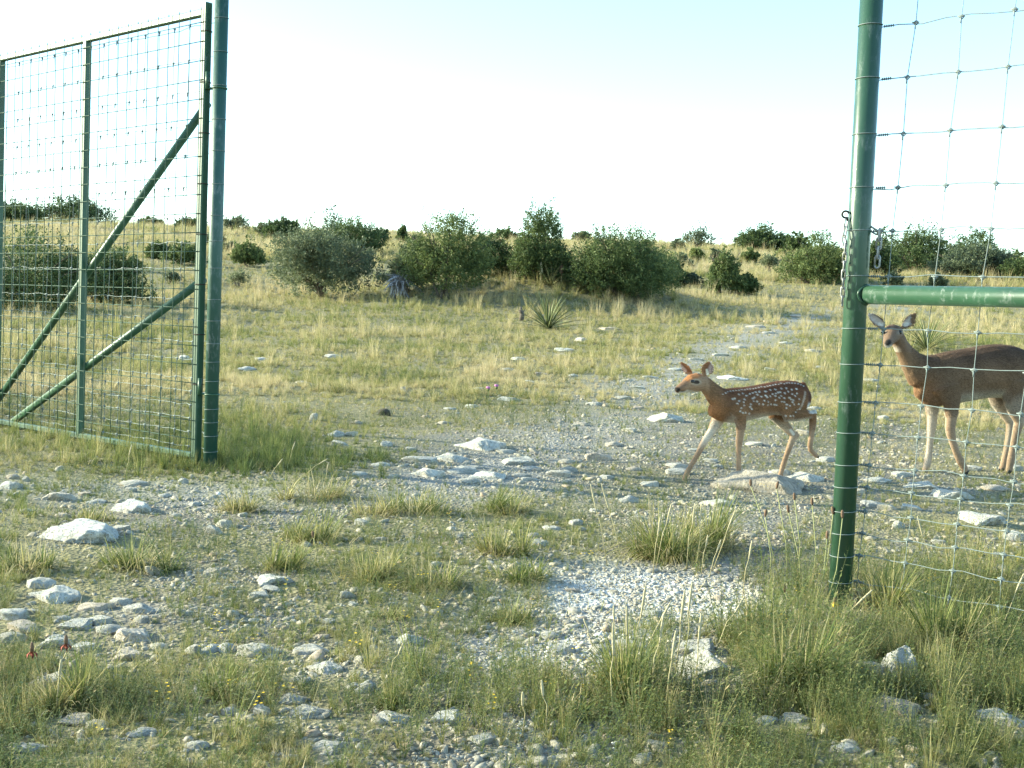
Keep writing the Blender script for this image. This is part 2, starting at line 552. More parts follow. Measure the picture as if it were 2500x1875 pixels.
# ------------------------------------------------------------------ scatter machinery for what nobody could count
def scatter(name, pts, rot, scl, idx, tint, sources, label):
    me = bpy.data.meshes.new(name)
    me.vertices.add(len(pts)); me.vertices.foreach_set('co', np.asarray(pts, np.float32).ravel())
    for nm, ty, arr, key in (('rot', 'FLOAT_VECTOR', rot, 'vector'), ('scl', 'FLOAT_VECTOR', scl, 'vector'), ('idx', 'INT', idx, 'value'), ('tint', 'FLOAT', tint, 'value')):
        at = me.attributes.new(nm, ty, 'POINT')
        at.data.foreach_set(key, np.ascontiguousarray(arr, np.int32 if ty == 'INT' else np.float32).ravel())
    o = link(name, me)
    sc = bpy.data.collections.new(name + '_kinds')
    for k, s in enumerate(sources):
        so_ = bpy.data.objects.new(f'{name}_kind_{k:02d}', s); sc.objects.link(so_)
    ng = bpy.data.node_groups.new(name, 'GeometryNodeTree')
    ng.interface.new_socket('Geometry', in_out='INPUT', socket_type='NodeSocketGeometry')
    ng.interface.new_socket('Geometry', in_out='OUTPUT', socket_type='NodeSocketGeometry')
    gi = ng.nodes.new('NodeGroupInput'); go = ng.nodes.new('NodeGroupOutput')
    ip = ng.nodes.new('GeometryNodeInstanceOnPoints')
    ci = ng.nodes.new('GeometryNodeCollectionInfo'); ci.inputs['Collection'].default_value = sc
    ci.inputs['Separate Children'].default_value = True; ci.inputs['Reset Children'].default_value = True

    def na(nm, ty):
        n = ng.nodes.new('GeometryNodeInputNamedAttribute'); n.data_type = ty; n.inputs['Name'].default_value = nm
        return n.outputs['Attribute']
    er = ng.nodes.new('FunctionNodeEulerToRotation')
    L = ng.links.new
    L(gi.outputs[0], ip.inputs['Points']); L(ci.outputs[0], ip.inputs['Instance'])
    ip.inputs['Pick Instance'].default_value = True
    L(na('idx', 'INT'), ip.inputs['Instance Index'])
    L(na('rot', 'FLOAT_VECTOR'), er.inputs[0]); L(er.outputs[0], ip.inputs['Rotation'])
    L(na('scl', 'FLOAT_VECTOR'), ip.inputs['Scale'])
    L(ip.outputs[0], go.inputs[0])
    md = o.modifiers.new('scatter', 'NODES'); md.node_group = ng
    tag(o, kind='stuff')
    return o


def blades(n, h, spread, w, lean, r0, seg=3, seed=0, hvar=.35, curl=1.0, bias=None):
    """ribbon blades: n blades of length ~h rooted in a disc r0, arching outwards"""
    g = np.random.default_rng(seed)
    ph = g.uniform(0, 2 * np.pi, n)
    rr = r0 * np.sqrt(g.uniform(0, 1, n))
    px_, py_ = rr * np.cos(ph), rr * np.sin(ph)
    ph = ph + g.normal(0, .7, n)
    L = h * (1 - hvar + 2 * hvar * g.uniform(0, 1, n))
    ln = np.clip(np.abs(g.normal(lean, spread, n)), .02, 1.5)
    W = w * g.uniform(.7, 1.3, n)
    tw = g.uniform(-.9, .9, n)
    V = np.zeros((n, 2 * seg + 1, 3))
    x, y, z = px_.copy(), py_.copy(), np.full(n, -.01)
    for k in range(seg + 1):
        t = k / seg
        ww = W * (1 - t * .75) / 2 if k < seg else 0
        wx, wy = -np.sin(ph + tw) * ww, np.cos(ph + tw) * ww
        if k < seg:
            V[:, 2 * k] = np.stack([x - wx, y - wy, z], -1); V[:, 2 * k + 1] = np.stack([x + wx, y + wy, z], -1)
        else:
            V[:, 2 * k] = np.stack([x, y, z], -1)
        a = ln * (.45 + curl * (t + .5 / seg))
        d = L / seg
        x = x + np.sin(a) * np.cos(ph) * d; y = y + np.sin(a) * np.sin(ph) * d; z = z + np.cos(a) * d
    tri = []
    for k in range(seg):
        b = 2 * k
        if k < seg - 1: tri += [(b, b + 1, b + 3), (b, b + 3, b + 2)]
        else: tri += [(b, b + 1, b + 2)]
    Tn = np.array(tri)
    m = 2 * seg + 1
    Fs = (np.arange(n)[:, None, None] * m + Tn[None]).reshape(-1, 3)
    bl = np.repeat(g.uniform(0, 1, n), m)
    return V.reshape(-1, 3), Fs, bl


def tuft_mesh(name, mat, parts):
    Vs, Fs, B, n = [], [], [], 0
    for p in parts:
        v, f, b = blades(**p)
        Vs.append(v); Fs.append(f + n); B.append(b); n += len(v)
    return mesh_from(name, np.concatenate(Vs), np.concatenate(Fs), mat, False, {'bl': np.concatenate(B)})


def weed_mesh(name, seed, mat=None, flowers=False, nst=7, h=.16):
    """a small forb: stems with little leaves"""
    g = np.random.default_rng(seed)
    V, Fs, B = [], [], []
    n = 0
    for s in range(nst):
        ph = g.uniform(0, 6.28); ln = g.uniform(.1, .9); L = h * g.uniform(.6, 1.3)
        d = np.array([math.sin(ln) * math.cos(ph), math.sin(ln) * math.sin(ph), math.cos(ln)])
        sd = np.array([-math.sin(ph), math.cos(ph), 0]) * .0012
        V += [-sd, sd, d * L]; Fs.append((n, n + 1, n + 2)); B += [.5] * 3; n += 3
        for k in range(15):
            t = (.15 + .85 * k / 15) * L; a = k * 2.4 + g.uniform(-.4, .4)
            q = np.array([math.cos(a), math.sin(a), g.uniform(-.1, .7)]); q /= np.linalg.norm(q)
            l = g.uniform(.006, .015); wv = np.cross(q, [0, 0, 1]) * l * .2
            b0 = d * t
            V += [b0, b0 + q * l * .5 + wv, b0 + q * l, b0 + q * l * .5 - wv]
            Fs += [(n, n + 1, n + 2), (n, n + 2, n + 3)]; B += [g.uniform(0, 1)] * 4; n += 4
    return mesh_from(name, np.array(V), np.array(Fs), mat or M_weed, False, {'bl': np.array(B)})


def flower_mesh(name, seed):
    g = np.random.default_rng(seed)
    V, Fs = [], []
    n = 0
    for s in range(5):
        c = np.array([g.normal(0, .03), g.normal(0, .03), g.uniform(.05, .14)])
        for k in range(6):
            a = k * 1.047; q = np.array([math.cos(a), math.sin(a), .25]); r = .008
            w = np.array([-math.sin(a), math.cos(a), 0]) * r * .45
            V += [c, c + q * r * .7 + w, c + q * r * 1.2, c + q * r * .7 - w]
            Fs += [(n, n + 1, n + 2), (n, n + 2, n + 3)]; n += 4
    return mesh_from(name, np.array(V), np.array(Fs), M_yellow, False)


def ico(sub):
    import bmesh
    bm = bmesh.new(); bmesh.ops.create_icosphere(bm, subdivisions=sub, radius=1)
    V = np.array([v.co[:] for v in bm.verts]); Fs = np.array([[v.index for v in f.verts] for f in bm.faces]); bm.free()
    return V, Fs


def n3(V, f, s):
    return (vnoise(V[:, 0] * f + V[:, 2] * f * .7, V[:, 1] * f - V[:, 2] * f * .6, s) + vnoise(V[:, 2] * f + 5, V[:, 0] * f * .8 + V[:, 1] * f * .5, s + 1)) / 2 - .5


def stone_mesh(name, seed, mat, sub=3, flat=.6, cuts=9, rough=.1, smooth=False, cutd=(.55, .9), topcut=None):
    """a broken block: planes chopped off a ball, then weathered"""
    g = np.random.default_rng(seed)
    V, Fs = ico(sub)
    V = V * np.array([1, g.uniform(.7, .95), 1])
    for c in range(cuts):
        nrm = g.normal(0, 1, 3)
        if c % 2 == 0: nrm[2] *= .3
        nrm /= np.linalg.norm(nrm)
        d = g.uniform(*cutd)
        ex = V @ nrm - d
        V = V - np.clip(ex, 0, None)[:, None] * nrm * .97
    if topcut:
        for _ in range(3):
            nrm = np.array([g.normal(0, .16), g.normal(0, .16), 1.0]); nrm /= np.linalg.norm(nrm)
            ex = V @ nrm - topcut * g.uniform(.85, 1.2)
            V = V - np.clip(ex, 0, None)[:, None] * nrm * .95
    V = V * (1 + rough * n3(V, 1.9, seed)[:, None] * 2 + rough * .7 * n3(V, 4.7, seed + 9)[:, None] * 2 + rough * .45 * n3(V, 11.0, seed + 19)[:, None] * 2 + rough * .22 * n3(V, 24.0, seed + 29)[:, None] * 2)
    V = V * np.array([1, 1, flat])
    return mesh_from(name, V, Fs, mat, smooth)


# --- sample points on the ground, thinning with distance
def sample(n, r0, r1, p=1.0, half=30):
    u = rng.uniform(0, 1, n)
    if abs(p - 1) < 1e-6: r = r0 * (r1 / r0) ** u
    else: r = (r0 ** (1 - p) + u * (r1 ** (1 - p) - r0 ** (1 - p))) ** (1 / (1 - p))
    a = np.radians(rng.uniform(-half, half, n))
    return r * np.sin(a), r * np.cos(a)


ROCKS_XY = []          # filled by the rocks, grass keeps clear of them


# ------------------------------------------------------------------ fence posts, gate, woven wire
GA = math.radians(49)
G = Vector((-math.sin(GA), math.cos(GA), 0))          # along the fence line, towards the far left
NF = Vector((math.cos(GA), math.sin(GA), 0))          # across it, away from the camera
PR = ground_hit(2049, 1478)
PL = ground_hit(513, 1138)
WZ = [2.395, 2.218, 2.04, 1.862, 1.695, 1.519, 1.351, 1.215, 1.07, .902, .787, .665, .566, .462, .39, .311, .239, .165, .08]


def pipe(mb, a, b, r, n=24):
    return mb.tube([a, b], r, n)


def wavy(a, b, amp, step=.11, seed=0):
    a, b = Vector(a), Vector(b); L = (b - a).length; n = max(2, int(L / step)); r = random.Random(seed)
    out = []
    for i in range(n + 1):
        p = a.lerp(b, i / n)
        if 0 < i < n: p = p + Vector((r.gauss(0, amp * .3), r.gauss(0, amp * .3), r.gauss(0, amp)))
        out.append(p)
    return out


knot_me = {}


def knot_mesh():
    if 'k' not in knot_me:
        mb = MB()
        mb.ring((0, 0, 0), G, (0, 0, 1), .0062, .0021, 9, 4)
        mb.tube([NF * -.004 + Vector((0, 0, -.002)), NF * -.004 + Vector((0, 0, -.020))], .0022, 5)
        mb.tube([G * -.011 + NF * -.003, G * .011 + NF * -.003 + Vector((0, 0, .002))], .0024, 5)
        knot_me['k'] = mesh_from('knot', np.array(mb.V), mb.F, M_wire)
    return knot_me['k']


def tie_mesh(r, sg=-1):
    mb = MB()
    c, s = Vector((1, 0, .05)), Vector((0, 1, .02))
    mb.ring((0, 0, 0), c, s, r, .0015, 22, 5)
    d = NF * .78 + G * .62 * sg
    for k in range(5):                                # the wire end twisted back on the line
        p = d.normalized() * (r + .004) + G * sg * (.008 + k * .007)
        mb.ring(p, NF, (0, 0, 1), .0035, .0017, 7, 4)
    return mesh_from('tie_wire', np.array(mb.V), mb.F, M_wire)


def woven_fence(P, label, s0, s1, side, stay, first, nknot, wavseed, lean=.035):
    root = empty('wire_fence', P, label, 'wire fence')
    off = NF * .042
    for i, z in enumerate(WZ):
        a = off + G * (side * s0); b = off + G * (side * s1)
        zz = Vector((0, 0, z - .0))
        mb = MB().tube(wavy(a + zz, b + zz, .0035, .075, wavseed + i), .0016, 6)
        mb.build('line_wire', M_wire, root)
        t = link('tie_wire', tmesh[side], root, loc=(0, 0, z)); t.rotation_euler = (0, 0, random.uniform(-.08, .08))
    s = first; j = 0; kn = 0
    while s < s1:
        pts = []
        for i, z in enumerate(WZ):
            sh = -side * 0 - lean * (z - 1.0)
            pts.append(off + G * (side * s + sh) + Vector((0, 0, z)) + G * random.gauss(0, .003))
        pts = [pts[0] + Vector((0, 0, .01))] + pts[1:]
        MB().tube(pts, .0013, 5).build('stay_wire', M_wire, root)
        if kn < nknot:
            for p in pts: link('knot', knot_mesh(), root, loc=p); kn += 1
        s += stay; j += 1
    return root


tmesh = {-1: tie_mesh(.0382, -1), 1: tie_mesh(.0382, 1)}


def fence_post(P, label, h, mat, rail=None, capring=False):
    root = empty('fence_post', P, label, 'fence post')
    mb = MB(); pipe(mb, Vector((0, 0, -.3)), Vector((0, 0, h)), .0365, 28); mb.build('pipe', mat, root)
    mb = MB(); mb.tube([(0, 0, h), (0, 0, h + .012), (0, 0, h + .02)], [.039, .037, .015], 20); mb.build('cap', mat, root)
    if rail:
        z, s1 = rail
        d = -G
        mb = MB(); pipe(mb, d * .036 + Vector((0, 0, z)), d * s1 + Vector((0, 0, z)), .0302, 24)
        mb.build('brace_rail', mat, root)
        mb = MB(); pts = []
        for k in range(25):                           # the bead of weld where the rail is coped to the post
            q = 2 * math.pi * k / 24
            p = NF * math.cos(q) * .031 + Vector((0, 0, z + math.sin(q) * .031))
            x = math.sqrt(max(0, .0375 ** 2 - (math.cos(q) * .031) ** 2)) + .001
            pts.append(p + d * x + Vector((0, 0, random.uniform(-.001, .001))))
        mb.tube(pts, [.0042 + random.uniform(-.0012, .0012) for _ in pts], 6); mb.build('weld_bead', mat, root)
    return root


d_ = ray(2200, 711); tt_ = PR.y / d_[1]
RAILZ = CAMH + (PR.y - .28) / d_[1] * d_[2] - PR.z
post_right = fence_post(PR, 'glossy green pipe post on the right with a level brace rail', 2.62, M_paint, rail=(1.01, 2.4))
post_left = fence_post(PL, 'weathered dark green pipe post that carries the open mesh gate', 2.66, M_paintw)
post_end = fence_post(PR - G * 2.45, 'green pipe post at the far end of the brace rail', 2.62, M_paint)
woven_fence(PR, 'knotted woven wire fence in front of the doe, tied to the right post', 0.0, 2.42, -1, .152, .085, 270, 40, lean=.05)
woven_fence(PL, 'knotted woven wire fence standing behind the open mesh gate', 0.0, 4.2, 1, .148, .09, 290, 140, lean=.03)


def build_gate():
    base = PL + Vector((0, 0, 0))
    root = empty('mesh_gate', base, 'tall green welded mesh gate swung wide open on the left', 'gate')
    off = -NF * .03

    def q(s, z, o=0.0): return off + NF * o + G * s + Vector((0, 0, z))

    def hit(px, py):                                  # a point of the gate's own plane
        d = Vector(ray(px, py)); c = Vector((0, 0, CAMH)); p0 = base + off
        t = (p0 - c).dot(NF) / d.dot(NF)
        p = c + d * t - base - off
        return p.dot(G), p.z
    s0 = .088
    _, zt = hit(503, 22); _, zb = hit(455, 1118)
    stiles = [s0, hit(205, 560)[0], hit(4, 160)[0], 0]
    stiles[3] = stiles[2] + 1.15
    send = stiles[3]
    ww = .042
    MB().bar(q(s0, zb - .02), q(s0, zt + .03), .044, .044, NF).build('hinge_stile', M_paintg, root, smooth=False)
    for s in stiles[1:3]:
        MB().bar(q(s, zb + .02), q(s, zt - .02), .040, .040, NF).build('middle_stile', M_paintg, root, smooth=False)
    MB().bar(q(send, zb), q(send, zt), .044, .044, NF).build('latch_stile', M_paintg, root, smooth=False)
    MB().bar(q(s0 + .022, zt - .018), q(send - .022, zt - .018), .036, .036).build('top_rail', M_paintg, root, smooth=False)
    MB().bar(q(s0 + .022, zb + .018), q(send - .022, zb + .018), .036, .036).build('bottom_rail', M_paintg, root, smooth=False)
    a1, a2 = hit(487, 262), hit(205, 662); b1, b2 = hit(474, 690), hit(198, 897)
    for (p, r) in ((a1, a2), (b1, b2)):
        sl_ = (r[1] - p[1]) / (r[0] - p[0])
        s_end = min(send - .03, p[0] + (zb + .03 - p[1]) / sl_)
        z_end = p[1] + sl_ * (s_end - p[0])
        mb = MB(); pipe(mb, q(s0 + .02, p[1] + sl_ * (s0 + .02 - p[0]), .032), q(s_end, z_end, .032), .0225, 16)
        mb.build('diagonal_brace', M_paintg, root)
    # welded mesh on the camera side of the frame
    o = -.0245
    z = zb + .012; k = 0
    while z < zt + .002:
        mb = MB().tube(wavy(q(s0 - .012, z, o), q(send + .01, z, o), .0006, .3, 900 + k), .0024, 6)
        mb.build('mesh_wire', M_mesh, root); z += .1016; k += 1
    s = s0 + .01
    while s < send + .005:
        mb = MB().tube(wavy(q(s, zb - .004, o - .004), q(s, zt + .003, o - .004), .0006, .3, 500 + k), .0024, 6)
        mb.build('mesh_wire', M_mesh, root); s += .1016; k += 1
    # hinges: a strap round the post with a knuckle welded to the stile
    for py in (214, 962):
        d = ray(495, py); t = PL.y / d[1]; z = CAMH + t * d[2] - base.z
        mb = MB()
        mb.ring((0, 0, z), (1, 0, 0), (0, 1, 0), .0385, .0042, 24, 6)
        mb.bar(G * .036 + off * .5 + Vector((0, 0, z)), q(s0 - .02, z), .03, .010)
        mb.build('hinge_strap', M_paintg, root)
        MB().tube([q(s0 - .034, z - .005, -.012), q(s0 - .034, z + .085, -.012)], .010, 12).build('hinge_pin', M_paintg, root)
    # twisted tie wires along the hinge stile
    mb = MB()
    for k in range(8):
        zz = zt - .12 - k * .27
        mb.ring(q(s0, zz), NF, G, .031, .0022, 10, 4)
    mb.build('tie_wire', M_rust, root)
    return root


build_gate()


def link_mesh(L, w, r):
    mb = MB(); pts = []
    n = 8
    for k in range(n + 1): a = math.pi * k / n; pts.append((math.cos(a) * w, 0, L + math.sin(a) * w))
    for k in range(n + 1): a = math.pi * (1 + k / n); pts.append((math.cos(a) * w, 0, -L + math.sin(a) * w))
    pts.append(pts[0])
    mb.tube(pts, r, 6)
    return mesh_from('link', np.array(mb.V), mb.F, M_chain)


def at_depth(px, py, y):
    d = ray(px, py); t = y / d[1]
    return Vector(CAMP + t * d)


def chain(label, pts, L, w, r, hook=None):
    top = Vector(pts[0])
    root = empty('chain', top, label, 'chain')
    me = link_mesh(L, w, r)
    seg = [(Vector(b) - Vector(a)).length for a, b in zip(pts, pts[1:])]
    tot = sum(seg); n = int(tot / (2 * (L + w) - 2.2 * r)) + 1
    for i in range(n):
        t = (i + .5) / n * tot; k = 0
        while k < len(seg) - 1 and t > seg[k]: t -= seg[k]; k += 1
        a, b = Vector(pts[k]), Vector(pts[k + 1]); p = a.lerp(b, t / seg[k]); d = (b - a).normalized()
        qd = d.to_track_quat('Z', 'X'); e = (qd @ Matrix.Rotation((i % 2) * math.pi / 2 + .5, 3, 'Z').to_quaternion()).to_euler()
        link('link', me, root, loc=p - top, rot=e)
    if hook:
        mb = MB(); pp = []
        for k in range(15):
            a = math.radians(20 + k * 20)
            pp.append(Vector((math.cos(a) * .0115 - .004, 0, math.sin(a) * .0105 + .016)))
        pp.append(Vector((.002, 0, -.004)))
        mb.tube(pp, .0034, 7); mb.build('hook', M_rust, root)
    return root


yd = PR.y - .01
chain('steel chain hanging from a hook down the left side of the right post',
      [at_depth(2067, 536, yd), at_depth(2061, 585, yd - .01), at_depth(2064, 600, yd - .01), at_depth(2060, 660, yd - .01), at_depth(2056, 745, yd - .01)], .0120, .0055, .0024, hook=True)
chain('short shiny chain end dangling on the right side of the right post',
      [at_depth(2122, 556, yd), at_depth(2147, 572, yd - .02), at_depth(2145, 600, yd - .02), at_depth(2141, 650, yd - .02)], .0125, .0075, .0033)


# ------------------------------------------------------------------ deer
def loft(mb, P, ra, rb, lat=(0, 1, 0), n=16, fixed=None):
    """rounded tube through P with in-plane radius ra and lateral radius rb; fixed = section axis kept vertical"""
    P = [Vector(p) for p in P]
    lat = Vector(lat)
    S = []
    for i in range(len(P)):
        t = (P[min(i + 1, len(P) - 1)] - P[max(i - 1, 0)]).normalized()
        l = (lat - t * lat.dot(t)).normalized()
        u = t.cross(l).normalized()
        if fixed: u = Vector(fixed); l = lat
        S.append((P[i], t, u, l, ra[i], rb[i]))
    t0, t1 = (P[0] - P[1]).normalized(), (P[-1] - P[-2]).normalized()

    def ext(s, t, f, e): return (s[0] + t * e * min(s[4], s[5]), s[1], s[2], s[3], s[4] * f, s[5] * f)
    S = [ext(S[0], t0, .35, .62), ext(S[0], t0, .75, .42)] + S + [ext(S[-1], t1, .75, .42), ext(S[-1], t1, .35, .62)]
    V, Fs = [], []
    for (p, t, u, l, a, b) in S:
        for k in range(n):
            q = 2 * math.pi * k / n
            V.append(p + u * (math.cos(q) * a) + l * (math.sin(q) * b))
    m = len(S)
    for i in range(m - 1):
        for k in range(n):
            Fs.append((i * n + k, i * n + (k + 1) % n, (i + 1) * n + (k + 1) % n, (i + 1) * n + k))
    Fs.append(tuple(range(n - 1, -1, -1))); Fs.append(tuple((m - 1) * n + k for k in range(n)))
    return mb.add(V, Fs)


class Deer:
    """survey points are read off in a local unit u of the animal's side view; S metres per unit"""
    def __init__(s, zx0, zy0, sc, ox, oy, gx, gy, yaw, dist_adj=0):
        s.zx0, s.zy0, s.sc = zx0, zy0, sc
        s.o = ground_hit(ox + gx * sc, oy + gy * sc)
        d = (s.o - Vector(CAMP)); d.z = 0
        s.o = s.o + d.normalized() * dist_adj
        s.o.z = float(T(s.o.x, s.o.y))
        s.ox, s.oy = ox, oy
        s.yaw = yaw
        s.e1 = Vector((math.cos(yaw), math.sin(yaw), 0)); s.e2 = Vector((-math.sin(yaw), math.cos(yaw), 0))
        s.u = sc * (s.o.y) / F                          # metres per survey unit
        s.mb = MB()
        s.fat = 3.5

    def P(s, zx, zy, y=0.0):
        d = Vector(ray(s.ox + zx * s.sc, s.oy + zy * s.sc)); c = Vector(CAMP)
        p0 = s.o + s.e2 * y
        t = (p0 - c).dot(s.e2) / d.dot(s.e2)
        p = c + d * t - s.o
        return Vector((p.dot(s.e1), y, p.z))

    def limb(s, pts, y, wl=.85, ys=None, lat=(0, 1, 0), dy=None):
        n = len(pts)
        P = [s.P(p[0], p[1], (y if not callable(y) else y(i / (n - 1)))) for i, p in enumerate(pts)]
        ra = [(p[2] + s.fat) * s.u for p in pts]
        rb = [((p[3] if len(p) > 3 else p[2] * wl) + s.fat) * s.u for p in pts]
        loft(s.mb, P, ra, rb, lat)

    def trunk(s, st):
        P, ra, rb = [], [], []
        for zx, top, bot, lat in st:
            a, b = s.P(zx, top), s.P(zx, bot)
            P.append((a + b) / 2); ra.append((a - b).length / 2); rb.append(lat * s.u)
        loft(s.mb, P, ra, rb, (0, 1, 0), 20, fixed=(0, 0, 1))

    def ear(s, base, tip, w, y, face, cup=.25):
        """a leaf-shaped cupped ear; face = direction its inside looks (local)"""
        a, b = s.P(*base, y[0]), s.P(*tip, y[1])
        ax = (b - a); L = ax.length; ax.normalize()
        f = Vector(face); f = (f - ax * f.dot(ax)).normalized(); sd = ax.cross(f)
        prof = [(0, .42), (.15, .7), (.35, .98), (.55, 1), (.75, .78), (.9, .42), (1, .12)]
        th = .0055 * (s.u / .00053)
        V, Fs = [], []
        m = 7
        for (t, k) in prof:
            for side in (1, -1):
                for i in range(m):
                    q = -1 + 2 * i / (m - 1)
                    edge = 1 - abs(q) ** 3 * .8
                    p = a + ax * (L * t) + sd * (q * k * w * s.u / 2) + f * ((abs(q) ** 1.7) * k * w * s.u * cup + side * th * .5 * edge - th)
                    V.append(p)
        n = 2 * m
        for r in range(len(prof) - 1):
            for i in range(m - 1):
                Fs.append((r * n + i, r * n + i + 1, (r + 1) * n + i + 1, (r + 1) * n + i))
                Fs.append((r * n + m + i + 1, r * n + m + i, (r + 1) * n + m + i, (r + 1) * n + m + i + 1))
            Fs.append((r * n + m, r * n, (r + 1) * n, (r + 1) * n + m))
            Fs.append((r * n + m - 1, r * n + 2 * m - 1, (r + 1) * n + 2 * m - 1, (r + 1) * n + m - 1))
        Fs.append(tuple(list(range(m)) + list(range(2 * m - 1, m - 1, -1)))[::-1])
        r0 = (len(prof) - 1) * n
        Fs.append(tuple([r0 + i for i in range(m)] + [r0 + i for i in range(2 * m - 1, m - 1, -1)]))
        s.mb.add(V, Fs)
        return a, b, f

    def finish(s, voxel, smooth_it):
        import bmesh
        me = mesh_from('tmp', np.array(s.mb.V), s.mb.F)
        bm = bmesh.new(); bm.from_mesh(me); bmesh.ops.recalc_face_normals(bm, faces=bm.faces); bm.to_mesh(me); bm.free()
        o = bpy.data.objects.new('tmp', me); COL.objects.link(o)
        md = o.modifiers.new('r', 'REMESH'); md.mode = 'VOXEL'; md.voxel_size = voxel
        sm = o.modifiers.new('s', 'SMOOTH'); sm.factor = .5; sm.iterations = smooth_it
        dg = bpy.context.evaluated_depsgraph_get()
        res = bpy.data.meshes.new_from_object(o.evaluated_get(dg))
        bpy.data.objects.remove(o)
        V = np.empty(len(res.vertices) * 3, np.float32); res.vertices.foreach_get('co', V); V = V.reshape(-1, 3)
        Nn = np.empty(len(res.vertices) * 3, np.float32); res.vertices.foreach_get('normal', Nn); Nn = Nn.reshape(-1, 3)
        res.polygons.foreach_set('use_smooth', np.ones(len(res.polygons), bool))
        # side-view units of every vertex
        A = []
        B = []
        for zx in (0, 400, 900, 1400, 1800):
            for zy in (100, 600, 1000, 1450):
                p = s.P(zx, zy); A.append((p.x, p.z, p.x * p.x, p.x * p.z, 1)); B.append((zx, zy))
        cf, *_ = np.linalg.lstsq(np.array(A), np.array(B, float), rcond=None)
        q = np.stack([V[:, 0], V[:, 2], V[:, 0] ** 2, V[:, 0] * V[:, 2], np.ones(len(V))], -1) @ cf
        return res, V, Nn, q[:, 0], q[:, 1]

    def root(s, name, label, cat):
        return empty(name, s.o, label, cat, rz=s.yaw)


def setcol(res, C, k):
    at = res.attributes.new('fur', 'FLOAT_COLOR', 'POINT')
    C = np.clip(C, 0, 1) * k
    at.data.foreach_set('color', np.concatenate([C, np.ones((len(C), 1))], 1).astype(np.float32).ravel())
    res.materials.clear(); res.materials.append(M_fur)
    return C


def blendc(C, f, col):
    return C * (1 - f[:, None]) + np.array(col) * f[:, None]


def blob(x, y, cx, cy, rx, ry=None, soft=.5):
    ry = ry or rx
    d = np.sqrt(((x - cx) / rx) ** 2 + ((y - cy) / ry) ** 2)
    return 1 - sstep(1 - soft, 1 + soft, d)


def capsule(x, y, a, b, r, soft=.4):
    a = np.array(a, float); b = np.array(b, float); d = b - a
    t = np.clip(((x - a[0]) * d[0] + (y - a[1]) * d[1]) / (d @ d), 0, 1)
    dist = np.hypot(x - a[0] - t * d[0], y - a[1] - t * d[1])
    return 1 - sstep(r * (1 - soft), r * (1 + soft), dist)


def add_coat(res, V, Nn, C, length, width, root, seed, low):
    """short hair lying towards tail and feet"""
    g = np.random.default_rng(seed)
    n = len(V); rep_ = 2
    idx = np.repeat(np.arange(n), rep_)
    P = V[idx] + g.normal(0, width * 1.2, (len(idx), 3)); Nv = Nn[idx]
    P = P - Nv * ((P - V[idx]) * Nv).sum(1)[:, None]
    flow = np.array([.8, 0, -.6]) + g.normal(0, .25, (len(idx), 3))
    fl = flow - Nv * (flow * Nv).sum(1)[:, None]
    fl /= np.linalg.norm(fl, axis=1)[:, None] + 1e-6
    d = fl * .88 + Nv * g.uniform(.18, .5, (len(idx), 1)); d /= np.linalg.norm(d, axis=1)[:, None]
    sd = np.cross(d, Nv); sd /= np.linalg.norm(sd, axis=1)[:, None] + 1e-6
    L = length * g.uniform(.5, 1.3, (len(idx), 1)) * np.where(low[idx], .28, 1.0)[:, None]; W = width * g.uniform(.6, 1.3, (len(idx), 1))
    b0 = P - Nv * .0005
    W_ = np.stack([b0 - sd * W, b0 + sd * W, b0 + d * L], 1).reshape(-1, 3)
    Fs = np.arange(len(W_)).reshape(-1, 3)
    cc = C[idx] * g.uniform(.48, 1.5, (len(idx), 1))
    me = mesh_from('coat', W_, Fs, M_fur, False)
    at = me.attributes.new('fur', 'FLOAT_COLOR', 'POINT')
    cc = np.repeat(np.clip(cc, 0, 1), 3, 0)
    at.data.foreach_set('color', np.concatenate([cc, np.ones((len(cc), 1))], 1).astype(np.float32).ravel())
    o = link('coat', me, root); o['kind'] = 'stuff'
    return o


def hoof_part(D, root, tip, y, w, dirx=-1):
    p = D.P(tip[0], tip[1], y)
    mb = MB()
    for sgn in (-1, 1):
        c = p + Vector((0, sgn * w * .48 * D.u, 0))
        loft(mb, [c + Vector((0, 0, w * .85 * D.u)), c + Vector((dirx * w * .25 * D.u, 0, w * .3 * D.u)), c + Vector((dirx * w * .8 * D.u, 0, w * .08 * D.u))],
             [w * .62 * D.u, w * .66 * D.u, w * .3 * D.u], [w * .42 * D.u, w * .45 * D.u, w * .25 * D.u], n=8)
    return mb.build('hoof', M_hoof, root)


